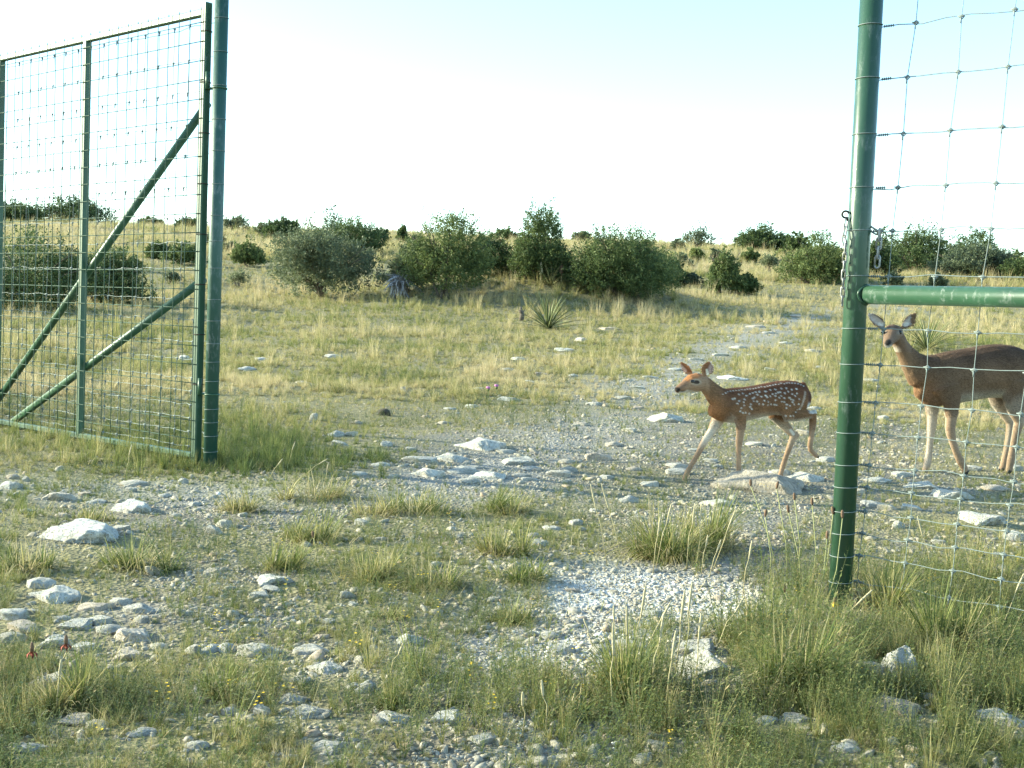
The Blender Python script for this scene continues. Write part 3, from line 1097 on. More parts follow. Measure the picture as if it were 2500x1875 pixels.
def build_fawn():
    D = Deer(0, 0, 450 / 2018, 1600, 850, 1000, 1452, math.radians(19))
    D.trunk([(612, 600, 745, 48), (680, 490, 785, 84), (760, 446, 806, 108), (860, 434, 815, 124), (960, 428, 802, 134), (1080, 410, 772, 142), (1200, 386, 742, 148),
             (1320, 364, 726, 150), (1420, 355, 735, 148), (1520, 360, 745, 142), (1600, 392, 725, 120), (1645, 445, 660, 80)])
    D.limb([(735, 580, 150, 88), (672, 530, 112, 76), (612, 470, 92, 64), (560, 412, 80, 60), (515, 375, 78, 66)], 0.0)
    D.limb([(525, 378, 84, 72), (450, 376, 100, 82), (390, 386, 94, 76), (338, 412, 73, 56), (292, 435, 54, 42), (254, 450, 40, 35), (236, 456, 31, 30)], 0.0)
    D.limb([(400, 330, 44, 44), (450, 318, 40, 50)], 0.0)
    y = .05
    D.limb([(880, 600, 130, 40), (925, 745, 72, 44), (936, 850, 50), (925, 960, 39), (918, 1010, 38), (914, 1070, 30), (912, 1180, 23), (914, 1290, 26), (914, 1360, 23), (908, 1425, 25)], -y)
    D.limb([(745, 640, 110, 44), (680, 790, 64, 46), (620, 905, 46), (552, 1000, 37), (520, 1050, 33), (470, 1150, 27), (400, 1270, 23), (348, 1355, 26), (322, 1420, 24), (306, 1480, 25)], y)
    D.limb([(1340, 620, 110, 60), (1318, 735, 82, 52), (1400, 830, 54), (1470, 905, 42), (1512, 955, 40), (1488, 1030, 33), (1440, 1160, 26), (1396, 1290, 27), (1374, 1370, 24), (1360, 1425, 25)], y)
    D.limb([(1535, 925, 22), (1556, 962, 20), (1520, 990, 24)], y)
    D.limb([(1490, 540, 150, 60), (1440, 670, 100, 52), (1445, 735, 70, 44), (1560, 735, 56, 40), (1660, 722, 47), (1722, 735, 42), (1722, 830, 33), (1710, 950, 27), (1692, 1070, 27), (1698, 1112, 25), (1750, 1165, 22), (1768, 1185, 20)], -y)
    D.limb([(1735, 690, 22), (1742, 720, 22)], -y)
    D.limb([(1608, 400, 36, 30), (1645, 470, 34, 30), (1652, 560, 30, 26), (1640, 640, 22, 18)], 0.0)
    D.ear((540, 305), (590, 146), 138, (-.032, -.045), (-.35, -.9, -.1))
    D.ear((395, 292), (278, 155), 96, (.032, .05), (-.55, -.75, -.2))
    res, V, Nn, zx, zy = D.finish(.003, 3)
    yl = V[:, 1]
    nz = Nn[:, 2]
    w = (n3(V, 30, 3)) * 2
    C = np.tile(np.array([.27, .145, .070]), (len(V), 1))
    back = sstep(700, 380, zy + w * 20) * sstep(620, 760, zx)
    C = blendc(C, back, (.155, .068, .038))
    ridge = 1 - sstep(.01, .022, np.abs(yl)) ; ridge = ridge * sstep(.5, .9, nz) * sstep(560, 700, zx)
    C = blendc(C, ridge * .7, (.10, .038, .022))
    neck = blob(zx, zy, 600, 480, 140, 160, .5) * (1 - back)
    C = blendc(C, neck * .5, (.27, .155, .085))
    C = blendc(C, blob(zx, zy, 625, 690, 80, 110, .9), (.38, .175, .07))  # warm sunlight on the chest, painted into the coat colour
    # legs tan
    C = blendc(C, sstep(760, 900, zy), (.36, .235, .145))
    # belly and insides white
    bel = sstep(-.1, -.95, nz) * sstep(640, 780, zy) * sstep(700, 800, zx) * (1 - sstep(860, 940, zy))
    C = blendc(C, bel, (.62, .55, .45))
    inner = (sstep(.0, -.6, Nn[:, 1]) * (yl > .015) + sstep(.0, .6, Nn[:, 1]) * (yl < -.015)) * sstep(770, 830, zy) * (1 - sstep(1000, 1150, zy))
    C = blendc(C, np.clip(inner, 0, 1) * (zx < 1000) * .75, (.58, .50, .40))
    C = blendc(C, np.clip(inner, 0, 1) * (zx > 1000) * .4, (.62, .52, .40))
    C = blendc(C, capsule(zx, zy, (1515, 905), (1545, 945), 16) * (yl > 0), (.75, .70, .62))
    C = blendc(C, capsule(zx, zy, (700, 780), (600, 980), 44, .8) * (yl > .01) * sstep(.3, -.3, Nn[:, 1]) * .75, (.60, .52, .42))
    # rump edge and tail
    C = blendc(C, capsule(zx, zy, (1575, 470), (1520, 640), 12) * .6, (.62, .52, .42))
    tail = sstep(1600, 1625, zx) * (zy < 700) * sstep(440, 480, zy)
    C = blendc(C, tail * sstep(.25, -.35, Nn[:, 0]) * .9, (.78, .74, .68))
    C = blendc(C, tail * sstep(.1, .6, Nn[:, 0]), (.12, .055, .032))
    C = blendc(C, sstep(1590, 1625, zx) * sstep(560, 620, zy) * (zy < 700) * .9, (.78, .74, .68))
    # head
    C = blendc(C, blob(zx, zy, 420, 385, 150, 120, .3) * .9, (.33, .215, .135))
    C = blendc(C, capsule(zx, zy, (335, 335), (450, 275), 36, .6) * sstep(-.1, .5, nz), (.38, .165, .065))
    C = blendc(C, capsule(zx, zy, (310, 375), (250, 430), 24, .6), (.24, .145, .09))
    C = blendc(C, capsule(zx, zy, (330, 478), (470, 500), 24, .5), (.62, .56, .48))
    C = blendc(C, capsule(zx, zy, (262, 482), (320, 487), 15, .4), (.72, .67, .6))
    C = blendc(C, blob(zx, zy, 226, 452, 30, 26, .3), (.035, .026, .022))
    C = blendc(C, blob(zx, zy, 275, 468, 26, 10, .5) * .7, (.07, .05, .04))
    C = blendc(C, blob(zx, zy, 412, 366, 52, 34, .3) * .8, (.46, .36, .26))
    C = blendc(C, blob(zx, zy, 412, 366, 34, 21, .25), (.05, .035, .027))
    # ears: pinkish grey inside, dark rims
    er = (zy < 268) & ((zx < 430) | (zx > 500)) & (zx < 640)
    ei = np.clip(-(Nn[:, 1]), 0, 1) * er
    C = blendc(C, er * 1.0, (.24, .11, .055))
    C = blendc(C, sstep(.35, .7, ei) * capsule(zx, zy, (556, 262), (585, 190), 34, .3), (.42, .30, .25))
    C = blendc(C, sstep(.2, .6, ei) * capsule(zx, zy, (360, 255), (305, 190), 24, .3), (.52, .36, .28))
    C = blendc(C, capsule(zx, zy, (528, 232), (536, 285), 10, .5) * (zy < 300), (.75, .66, .5))
    # spots: rows along the back and scattered dots on flank and haunch
    sp = [(865, 496), (905, 490), (940, 512), (975, 492), (1015, 525), (1050, 500), (1090, 520), (1135, 505), (1150, 520), (1180, 515), (1205, 490), (1235, 510), (1270, 470), (1240, 480), (1290, 465),
          (790, 548), (815, 545), (850, 565), (825, 590), (895, 580), (905, 545), (900, 615), (868, 640), (858, 672), (880, 692), (920, 690), (970, 600), (970, 630), (985, 655), (1010, 565), (1040, 570),
          (1060, 595), (1100, 595), (1155, 610), (1190, 598), (1222, 605), (1250, 610), (1120, 560), (1000, 540), (960, 705),
          (1300, 570), (1330, 575), (1360, 605), (1385, 615), (1350, 640), (1400, 545), (1425, 550), (1415, 572), (1380, 525), (1435, 600), (1490, 545), (1485, 595), (1470, 480), (1450, 510), (1420, 485), (1380, 460),
          (1340, 480), (1300, 505), (1475, 440), (1515, 655), (1485, 660), (1465, 690), (1350, 720), (1400, 728), (1430, 726), (1330, 530), (1200, 450), (1140, 465), (1080, 470), (1045, 470), (1010, 480), (1250, 440), (1310, 430), (1370, 425), (1420, 440), (1160, 570), (1230, 560), (1275, 530)]
    spm = np.zeros(len(V))
    r_ = random.Random(3)
    for sx_, sy_ in sp:
        spm = np.maximum(spm, blob(zx, zy, sx_ + r_.uniform(-4, 4), sy_ + r_.uniform(-4, 4), r_.uniform(8, 12), r_.uniform(6.5, 9.5), .4))
    for k in range(30):                                # the two dotted lines beside the spine
        t = k / 29; sx_ = 700 + t * 880
        top = np.interp(sx_, [700, 760, 860, 960, 1080, 1200, 1320, 1420, 1520, 1600], [490, 458, 446, 440, 422, 398, 376, 367, 374, 408])
        spm = np.maximum(spm, blob(zx, zy, sx_, top + 9 + r_.uniform(-4, 4), r_.uniform(6, 10), 5.5, .35) * sstep(.008, .014, np.abs(yl)))
    spm *= (np.abs(yl) > .006) * (np.abs(Nn[:, 1]) > .05)
    C = blendc(C, spm * .95, (.80, .74, .66))
    C = C * (1 + .25 * n3(V, 24, 8)[:, None] * 2)
    C = setcol(res, C, .95)
    root = D.root('fawn', 'spotted brown fawn striding through the gate opening', 'fawn')
    link('body', res, root)
    add_coat(res, V, Nn, C, .0085, .0009, root, 1, (zy > 880) | (zx < 560))
    e = D.P(414, 366, -.035)
    V0, F0 = ico(3)
    for sgn in (-1, 1):
        p = Vector((e.x, sgn * .0315, e.z))
        me = mesh_from('eye', V0 * np.array([.0155, .0085, .0105]), F0, M_eye)
        link('eye', me, root, loc=p, rot=(0, math.radians(8), 0))
    hoof_part(D, root, (905, 1452), -y, 26); hoof_part(D, root, (302, 1502), y, 26); hoof_part(D, root, (1356, 1450), y, 26); hoof_part(D, root, (1772, 1200), -y, 22, dirx=.6)
    return D


def build_doe():
    D = Deer(0, 0, 450 / 1623, 2050, 740, 1060, 1500, math.radians(20))
    D.trunk([(700, 640, 835, 60), (760, 510, 888, 108), (830, 455, 908, 138), (930, 430, 898, 156), (1050, 410, 874, 172), (1180, 388, 852, 180), (1300, 368, 832, 182),
             (1400, 364, 828, 178), (1500, 376, 838, 168), (1580, 405, 832, 150), (1650, 455, 790, 118), (1685, 540, 720, 70)])
    D.limb([(780, 620, 165, 110), (690, 590, 140, 90), (625, 510, 98, 72), (575, 435, 72, 60), (535, 365, 62, 60), (500, 300, 62, 66)], 0.0)
    # the head looks at the camera
    pts = [(492, 262, 72, .03), (462, 268, 84, -.02), (448, 290, 74, -.06), (436, 320, 54, -.11), (426, 348, 43, -.155), (420, 360, 36, -.18)]
    P = [D.P(p[0], p[1], p[3]) for p in pts]
    loft(D.mb, P, [p[2] * D.u * .95 for p in pts], [p[2] * D.u * .93 for p in pts], (1, 0, 0))
    D.limb([(395, 240, 26), (382, 252, 24)], -.03); D.limb([(520, 240, 26), (532, 254, 24)], -.03)
    y = .07
    D.limb([(810, 720, 120, 56), (812, 880, 62, 46), (815, 990, 45), (809, 1080, 40), (806, 1120, 37), (798, 1190, 28), (788, 1300, 26), (778, 1385, 31), (764, 1440, 27), (752, 1490, 29)], y)
    D.limb([(950, 720, 170, 60), (985, 890, 70, 48), (982, 1010, 47), (973, 1100, 42), (978, 1150, 38), (995, 1220, 29), (1025, 1310, 28), (1062, 1390, 32), (1088, 1435, 28), (1106, 1475, 29)], -y)
    D.limb([(1400, 740, 130, 70), (1405, 870, 80, 56), (1455, 970, 50), (1500, 1040, 41), (1503, 1090, 36), (1490, 1180, 29), (1468, 1300, 27), (1450, 1390, 30), (1440, 1430, 27), (1432, 1455, 28)], y)
    D.limb([(1560, 690, 190, 78), (1535, 870, 96, 60), (1560, 985, 55), (1582, 1045, 45), (1570, 1090, 40), (1548, 1170, 32), (1522, 1300, 29), (1505, 1395, 32), (1496, 1440, 28), (1490, 1475, 29)], -y)
    D.limb([(1655, 470, 44, 36), (1720, 560, 46, 44), (1728, 680, 40, 40), (1715, 760, 22, 24)], 0.0)
    D.ear((400, 212), (252, 94), 98, (-.02, -.03), (-.1, -1, -.1), .2)
    D.ear((555, 214), (674, 92), 98, (-.02, -.03), (-.1, -1, -.1), .2)
    res, V, Nn, zx, zy = D.finish(.005, 3)
    yl, nz = V[:, 1], Nn[:, 2]
    w = n3(V, 14, 5) * 2
    C = np.tile(np.array([.225, .142, .084]), (len(V), 1))
    back = sstep(640, 400, zy + w * 30) * sstep(600, 760, zx)
    C = blendc(C, back, (.125, .077, .051))
    C = blendc(C, sstep(.012, .0, np.abs(yl)) * sstep(.6, .95, nz) * (zx > 600) * .6, (.055, .035, .026))
    C = blendc(C, blob(zx, zy, 690, 770, 90, 120, .9) * .8, (.32, .165, .08))  # sunlit chest: the sun's orange light put into the fur colour
    C = blendc(C, sstep(880, 1000, zy), (.34, .235, .155))
    bel = sstep(-.05, -.95, nz) * sstep(700, 830, zy) * sstep(860, 960, zx) * (1 - sstep(920, 1000, zy))
    C = blendc(C, bel, (.62, .57, .48))
    inner = np.clip(sstep(.0, -.6, Nn[:, 1]) * (yl > .025) + sstep(.0, .6, Nn[:, 1]) * (yl < -.025), 0, 1) * sstep(860, 930, zy) * (1 - sstep(1150, 1400, zy))
    C = blendc(C, inner * .8, (.50, .43, .34))
    C = blendc(C, capsule(zx, zy, (812, 890), (806, 1400), 60, .5) * (yl > .02) * sstep(.4, -.2, Nn[:, 1]) * .75, (.52, .44, .35))
    C = blendc(C, capsule(zx, zy, (1470, 850), (1530, 1000), 60, .5) * sstep(.3, -.3, nz) * .5, (.55, .46, .36))
    C = blendc(C, sstep(1690, 1715, zx) * (zy < 800) * .9, (.70, .66, .6))
    hd = (zx < 600) & (zy < 430)
    # head, mapped by true px because it sticks out towards the camera
    wp = np.array([(D.o + D.e1 * float(a) + D.e2 * float(b) + Vector((0, 0, float(c))))[:] for a, b, c in V[hd]])
    hx, hy, _ = proj(wp); hx = (hx - D.ox) / D.sc; hy = (hy - D.oy) / D.sc
    Ch = C[hd]; Nh = Nn[hd]; yh = yl[hd]
    fr = sstep(.2, -.5, Nh[:, 1])
    Ch = blendc(Ch, np.ones(len(Ch)), (.20, .13, .085))
    Ch = blendc(Ch, blob(hx, hy, 455, 200, 70, 28, .5), (.10, .06, .042))
    Ch = blendc(Ch, capsule(hx, hy, (452, 240), (430, 320), 34, .5) * fr, (.25, .15, .09))
    for ex, ey in ((381, 254), (534, 258)):
        Ch = blendc(Ch, blob(hx, hy, ex, ey, 30, 20, .6) * .6, (.34, .28, .22))
    Ch = blendc(Ch, blob(hx, hy, 418, 378, 44, 22, .4) * fr, (.55, .50, .44))
    Ch = blendc(Ch, blob(hx, hy, 418, 402, 46, 18, .4), (.72, .68, .62))
    Ch = blendc(Ch, blob(hx, hy, 420, 345, 36, 30, .3) * fr * (yh < -.09), (.025, .022, .022))
    Ch = blendc(Ch, blob(hx, hy, 480, 420, 50, 40, .5) * .8, (.55, .48, .40))
    ear_in = sstep(.1, .55, -Nh[:, 1])
    for a, b in (((372, 190), (270, 112)), ((575, 190), (662, 108))):
        Ch = blendc(Ch, capsule(hx, hy, a, b, 58, .2) * (hy < 205), (.14, .09, .062))
        Ch = blendc(Ch, capsule(hx, hy, a, b, 30, .4) * ear_in * (hy < 200), (.46, .40, .36))
        Ch = blendc(Ch, capsule(hx, hy, (a[0] * .8 + b[0] * .2, a[1] * .8 + b[1] * .2 + 10), a, 16, .5) * ear_in, (.66, .61, .55))
    C[hd] = Ch
    C = C * (1 + .25 * n3(V, 14, 8)[:, None] * 2)
    C = setcol(res, C, .84)
    root = D.root('doe', 'grey brown doe behind the wire fence looking towards the camera', 'doe')
    link('body', res, root)
    add_coat(res, V, Nn, C, .014, .0014, root, 2, (zy > 980) | (zx < 590))
    V0, F0 = ico(3)
    for ex, ey in ((381, 254), (531, 257)):
        p = D.P(ex, ey, -.072)
        me = mesh_from('eye', V0 * np.array([.013, .012, .0125]), F0, M_eye)
        link('eye', me, root, loc=p)
    hoof_part(D, root, (748, 1508), y, 30); hoof_part(D, root, (1114, 1500), -y, 30); hoof_part(D, root, (1428, 1475), y, 28); hoof_part(D, root, (1487, 1495), -y, 30)
    return D


FAWN = build_fawn()
DOE = build_doe()


# ------------------------------------------------------------------ bushes
def spray_crown(name, lobes, n, mat, seed, leaf, nleaf, spray, updir, hole=.42, core=.25):
    """leaf-sized faces strung along short sprays that fill the lobes' volume, thinned by holes"""
    g = np.random.default_rng(seed)
    vol = np.array([a * b * c for (_, _, _, a, b, c) in lobes]) ** .8
    pick = g.choice(len(lobes), n, p=vol / vol.sum())
    Lb = np.array(lobes)[pick]
    d = g.normal(0, 1, (n, 3)); d /= np.linalg.norm(d, axis=1)[:, None]
    rad = np.where(g.uniform(0, 1, n) < core, g.uniform(.1, .8, n), g.uniform(.70, 1.06, n)) ** .9
    far_ = g.uniform(0, 1, n) < .07
    rad = np.where(far_, rad * g.uniform(1.05, 1.28, n), rad)
    c = Lb[:, :3] + d * rad[:, None] * Lb[:, 3:6]
    keep = (n3(c, 3.2, seed) + .5 > hole - .1) & (c[:, 2] > .03)
    c, d = c[keep], d[keep]
    n = len(c)
    dirs = d * (1 - updir) + np.array([0, 0, 1.0]) * updir + g.normal(0, .3, (n, 3)); dirs /= np.linalg.norm(dirs, axis=1)[:, None]
    sl = spray * g.uniform(.6, 1.4, n)
    t = g.uniform(0, 1, (n, nleaf))
    spread = .34 * (1 - .65 * t)
    p = c[:, None] + dirs[:, None] * (t * sl[:, None])[..., None] + g.normal(0, 1, (n, nleaf, 3)) * (spread * sl[:, None] * .55)[..., None]
    q = dirs[:, None] * .7 + g.normal(0, .75, (n, nleaf, 3)); q /= np.linalg.norm(q, axis=-1)[..., None]
    w = np.cross(q, g.normal(0, 1, (n, nleaf, 3))); w /= np.linalg.norm(w, axis=-1)[..., None]
    l = leaf * g.uniform(.6, 1.5, (n, nleaf, 1))
    a, b_, cc, dd = p, p + q * l * .5 + w * l * .3, p + q * l, p + q * l * .5 - w * l * .3
    V = np.stack([a, b_, cc, dd], 2).reshape(-1, 3)
    m = n * nleaf
    Fs = np.arange(m * 4).reshape(-1, 4)
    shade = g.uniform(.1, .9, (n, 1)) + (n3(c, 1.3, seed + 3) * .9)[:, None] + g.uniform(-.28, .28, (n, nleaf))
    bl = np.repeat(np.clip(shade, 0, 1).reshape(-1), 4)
    return mesh_from(name, V, Fs, mat, False, {'bl': bl})


def bush(name, label, px, base, w, top, kind, seed, dist=None, lobes=None, n=520, group=None, tint=.5, dz=0.0):
    if dist:
        d = ray(px, base); t = dist / d[1]
        p = Vector(CAMP + t * d); p.z = float(T(p.x, p.y))
        Hh = (ground_row(p) - top) / F * dist
        yb = ground_row(p)
    else:
        p = ground_hit(px, base); dist = p.y; Hh = (base - top) / F * dist
    W = w / F * dist
    Hh = max(Hh, .32 * W)
    g = random.Random(seed)
    root = empty(name, p, label, 'tree' if kind == 'tall' else 'bush', group)
    if lobes is None:
        lobes = []
        k = {'juniper': 9, 'oak': 10, 'tall': 10, 'spiky': 6, 'thin': 7}[kind]
        env = {'juniper': .5, 'oak': .45, 'tall': .85, 'spiky': .6, 'thin': .4}[kind]
        for i in range(k + 6):
            u = (i + .5) / (k + 6) * 2 - 1 + g.uniform(-.15, .15)
            top_ = (1 - env * abs(u) ** 1.7) * g.uniform(.70, .98)
            zc = g.uniform(.25, .75) * top_ if i % 2 else top_ - .16
            lobes.append((u * .42, g.uniform(-.34, .34), zc, g.uniform(.10, .19), g.uniform(.14, .22), g.uniform(.14, .24)))
        for i in range(7 if kind != 'oak' else 5):      # shoots that break the outline
            u = g.uniform(-.9, .9); top_ = (1 - env * abs(u) ** 1.7) * g.uniform(.92, 1.08)
            lobes.append((u * .42, g.uniform(-.2, .2), top_ - .10, g.uniform(.03, .06), .05, g.uniform(.14, .22)))
        if kind not in ('oak', 'thin'):
            lobes.append((0, 0, .40, .36, .32, .32)); lobes.append((0, -.1, .2, .44, .32, .18))
        else:
            lobes.append((-.1, 0, .5, .3, .28, .28))
    LB = [(a * W, b * W, c * Hh, max(.05, d * W), max(.05, e * W), f * Hh) for a, b, c, d, e, f in lobes]
    sz = max(W, Hh)
    px_m = dist / 1228.0                               # metres per picture pixel at this distance
    leaf = max(.035, px_m * 1.5)
    mat = M_leafo if kind in ('oak', 'thin') else M_leafj
    me = spray_crown('crown', LB, int(n * 1.7), mat, seed, leaf * 1.1 * (1.2 if kind == 'oak' else 1.0), 20 if kind != 'thin' else 9, sz * (.11 if kind != 'thin' else .2), .62 if kind in ('tall', 'spiky', 'thin') else .42,
                     hole=.47 if kind in ('oak', 'thin') else .36)
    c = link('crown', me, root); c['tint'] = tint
    mb = MB()
    ns = 7 if kind in ('oak', 'thin') else 4
    for i in range(ns):
        lb = LB[i % len(LB)]
        b0 = Vector((g.uniform(-.06, .06) * W, g.uniform(-.05, .05) * W, -.15))
        e = Vector((lb[0], lb[1], lb[2] + lb[5] * (.5 if kind != 'thin' else .9)))
        mid = b0.lerp(e, .5) + Vector((g.uniform(-.06, .06) * W, g.uniform(-.06, .06) * W, .05 * Hh))
        q1 = b0.lerp(mid, .5) + Vector((g.uniform(-.02, .02) * W, 0, 0)); q2 = mid.lerp(e, .5) + Vector((g.uniform(-.03, .03) * W, 0, .03 * Hh))
        r = sz * .018
        mb.tube([b0, q1, mid, q2, e], [r, r * .8, r * .6, r * .4, r * .15], 7)
        for _ in range(3):
            t = g.uniform(.4, .9); s0_ = (q1.lerp(q2, t))
            e2 = s0_ + Vector((g.uniform(-.2, .2) * W, g.uniform(-.2, .2) * W, g.uniform(.1, .3) * Hh))
            mb.tube([s0_, s0_.lerp(e2, .5) + Vector((0, 0, .02 * Hh)), e2], [r * .35, r * .25, r * .1], 5)
    for _ in range(9 if n > 150 else 3):                # bare twigs that stick out of the crown
        a = g.uniform(0, 6.283); e = Vector((math.cos(a) * W * .50, math.sin(a) * W * .4, Hh * g.uniform(.3, .95)))
        s0_ = Vector((e.x * .4, e.y * .4, e.z * .6)); e = e * g.uniform(.9, 1.1)
        m_ = s0_.lerp(e, .5) + Vector((0, 0, .04 * Hh))
        mb.tube([s0_, m_, e], [r * .3, r * .2, r * .08], 5)
        mb.tube([m_, m_.lerp(e, .6) + Vector((g.uniform(-.06, .06) * W, 0, .07 * Hh))], [r * .16, r * .06], 4)
    mb.build('trunk', M_bark, root)
    return root


def ground_row(p): return proj(p[:])[1]


B = bush
# left, seen through the gate
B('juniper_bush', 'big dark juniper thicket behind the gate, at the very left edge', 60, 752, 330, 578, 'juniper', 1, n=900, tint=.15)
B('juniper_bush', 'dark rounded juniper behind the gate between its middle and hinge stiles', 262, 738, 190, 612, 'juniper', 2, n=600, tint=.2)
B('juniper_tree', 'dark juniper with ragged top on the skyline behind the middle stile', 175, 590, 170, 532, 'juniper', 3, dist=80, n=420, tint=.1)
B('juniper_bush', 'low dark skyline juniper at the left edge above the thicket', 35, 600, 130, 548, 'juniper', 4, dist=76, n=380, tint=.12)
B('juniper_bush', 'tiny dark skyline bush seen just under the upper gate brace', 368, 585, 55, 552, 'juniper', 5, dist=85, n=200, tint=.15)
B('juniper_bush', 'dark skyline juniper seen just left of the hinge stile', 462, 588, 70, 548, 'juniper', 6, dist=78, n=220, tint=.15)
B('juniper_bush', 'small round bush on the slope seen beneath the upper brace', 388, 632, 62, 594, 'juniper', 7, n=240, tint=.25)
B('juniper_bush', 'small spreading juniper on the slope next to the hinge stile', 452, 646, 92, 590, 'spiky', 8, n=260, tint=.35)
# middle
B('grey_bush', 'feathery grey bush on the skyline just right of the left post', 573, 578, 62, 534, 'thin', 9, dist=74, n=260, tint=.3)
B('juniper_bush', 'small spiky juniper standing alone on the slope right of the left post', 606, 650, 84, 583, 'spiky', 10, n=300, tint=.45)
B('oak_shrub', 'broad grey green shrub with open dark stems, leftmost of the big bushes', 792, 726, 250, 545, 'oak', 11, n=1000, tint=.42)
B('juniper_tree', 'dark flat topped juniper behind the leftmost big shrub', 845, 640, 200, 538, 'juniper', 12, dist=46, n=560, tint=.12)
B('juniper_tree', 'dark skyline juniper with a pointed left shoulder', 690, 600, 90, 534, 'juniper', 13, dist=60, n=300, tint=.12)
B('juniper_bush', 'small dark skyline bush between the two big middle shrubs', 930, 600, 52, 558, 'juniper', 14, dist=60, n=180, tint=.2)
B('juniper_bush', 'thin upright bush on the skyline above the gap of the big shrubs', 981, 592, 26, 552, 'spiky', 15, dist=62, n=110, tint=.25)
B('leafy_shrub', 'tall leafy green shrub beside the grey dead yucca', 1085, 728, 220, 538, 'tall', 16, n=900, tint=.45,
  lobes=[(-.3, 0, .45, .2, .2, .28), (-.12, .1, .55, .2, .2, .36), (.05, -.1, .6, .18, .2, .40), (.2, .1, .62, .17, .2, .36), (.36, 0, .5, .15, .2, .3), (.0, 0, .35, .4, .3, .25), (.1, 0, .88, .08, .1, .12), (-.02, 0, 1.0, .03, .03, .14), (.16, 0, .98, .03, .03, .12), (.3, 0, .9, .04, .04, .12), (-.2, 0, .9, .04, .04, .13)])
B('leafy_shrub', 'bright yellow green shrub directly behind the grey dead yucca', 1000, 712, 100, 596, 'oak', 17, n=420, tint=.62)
B('juniper_bush', 'dark bush filling the gap left of the tall pointed juniper', 1200, 672, 105, 568, 'juniper', 18, n=420, tint=.15)
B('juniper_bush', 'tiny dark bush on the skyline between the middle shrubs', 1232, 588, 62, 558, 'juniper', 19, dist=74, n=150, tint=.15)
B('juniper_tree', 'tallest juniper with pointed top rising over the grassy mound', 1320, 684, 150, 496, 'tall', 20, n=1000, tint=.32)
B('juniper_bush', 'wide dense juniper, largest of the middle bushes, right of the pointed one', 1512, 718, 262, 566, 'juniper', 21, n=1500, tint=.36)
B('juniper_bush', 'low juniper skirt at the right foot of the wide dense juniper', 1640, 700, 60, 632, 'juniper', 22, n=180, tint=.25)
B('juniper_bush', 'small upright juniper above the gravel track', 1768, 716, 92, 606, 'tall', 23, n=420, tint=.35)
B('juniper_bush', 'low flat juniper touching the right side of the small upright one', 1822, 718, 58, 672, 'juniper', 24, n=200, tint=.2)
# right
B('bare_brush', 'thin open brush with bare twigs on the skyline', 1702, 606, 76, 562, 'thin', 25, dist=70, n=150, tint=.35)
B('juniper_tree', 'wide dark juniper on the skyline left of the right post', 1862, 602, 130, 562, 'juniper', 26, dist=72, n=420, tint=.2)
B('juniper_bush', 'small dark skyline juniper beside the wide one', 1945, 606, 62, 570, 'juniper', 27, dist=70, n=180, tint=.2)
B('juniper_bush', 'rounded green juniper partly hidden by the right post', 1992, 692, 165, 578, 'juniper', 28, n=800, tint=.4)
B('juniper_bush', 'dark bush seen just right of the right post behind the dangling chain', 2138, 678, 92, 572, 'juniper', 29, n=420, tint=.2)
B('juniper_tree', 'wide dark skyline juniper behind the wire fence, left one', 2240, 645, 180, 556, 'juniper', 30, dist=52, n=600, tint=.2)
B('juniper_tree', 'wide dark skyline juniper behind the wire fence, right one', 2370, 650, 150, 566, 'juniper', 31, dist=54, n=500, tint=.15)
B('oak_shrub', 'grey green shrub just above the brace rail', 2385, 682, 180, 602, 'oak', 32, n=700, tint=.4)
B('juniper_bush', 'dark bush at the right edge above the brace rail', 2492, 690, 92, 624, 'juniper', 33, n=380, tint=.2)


_g = random.Random(77)
SMALL = [(640, 575, 40), (525, 600, 46), (560, 620, 38), (900, 640, 40), (1010, 600, 36), (1420, 590, 44), (1600, 640, 42), (1665, 655, 50), (1700, 640, 44), (1655, 610, 30), (1745, 640, 38), (1830, 640, 42), (1880, 660, 46), (1905, 630, 36), (1780, 690, 30), (1690, 700, 50), (2080, 650, 36), (2180, 700, 44), (2290, 700, 40), (700, 690, 44), (585, 700, 50), (330, 660, 44), (420, 690, 40), (1450, 640, 34), (860, 690, 30), (940, 690, 36)]
SMALL.sort()
for i_, (px_, py_, w_) in enumerate(SMALL):
    nth = 'first second third fourth fifth sixth seventh eighth ninth tenth eleventh twelfth thirteenth'.split()
    lab_ = f'low scrubby plant on the slope among the big bushes, {nth[i_ if i_ < 13 else 25 - i_]} from the {"left" if i_ < 13 else "right"}'
    bush('scrub_plant', lab_, px_, py_, w_, py_ - w_ * _g.uniform(.5, .8), _g.choice(['thin', 'spiky', 'oak']), 300 + i_, n=90, group='low scrubby plants on the slope', tint=_g.uniform(.25, .75))


# ------------------------------------------------------------------ yuccas and other rosettes
def leaf_mesh(L, w, bend, seed, curl=.12):
    n = 5; V = []; Fs = []
    for i in range(n + 1):
        t = i / n
        x = L * t; z = -bend * L * t * t
        ww = w * (.65 + .55 * math.sin(math.pi * min(1, t * 1.15) * .55)) * (1 - t ** 2.2) / 2 if i < n else .0006
        V += [(x, -ww, z + curl * ww), (x, 0, z - .0008), (x, ww, z + curl * ww), (x, 0, z - .003)]
    for i in range(n):
        a = i * 4; b = a + 4
        Fs += [(a, a + 1, b + 1, b), (a + 1, a + 2, b + 2, b + 1), (a + 2, a + 3, b + 3, b + 2), (a + 3, a, b, b + 3)]
    Fs += [(0, 3, 2, 1), (n * 4, n * 4 + 1, n * 4 + 2, n * 4 + 3)]
    return mesh_from('leaf', np.array(V), Fs, None, True, {'bl': np.full(len(V), (seed * .37) % 1)})


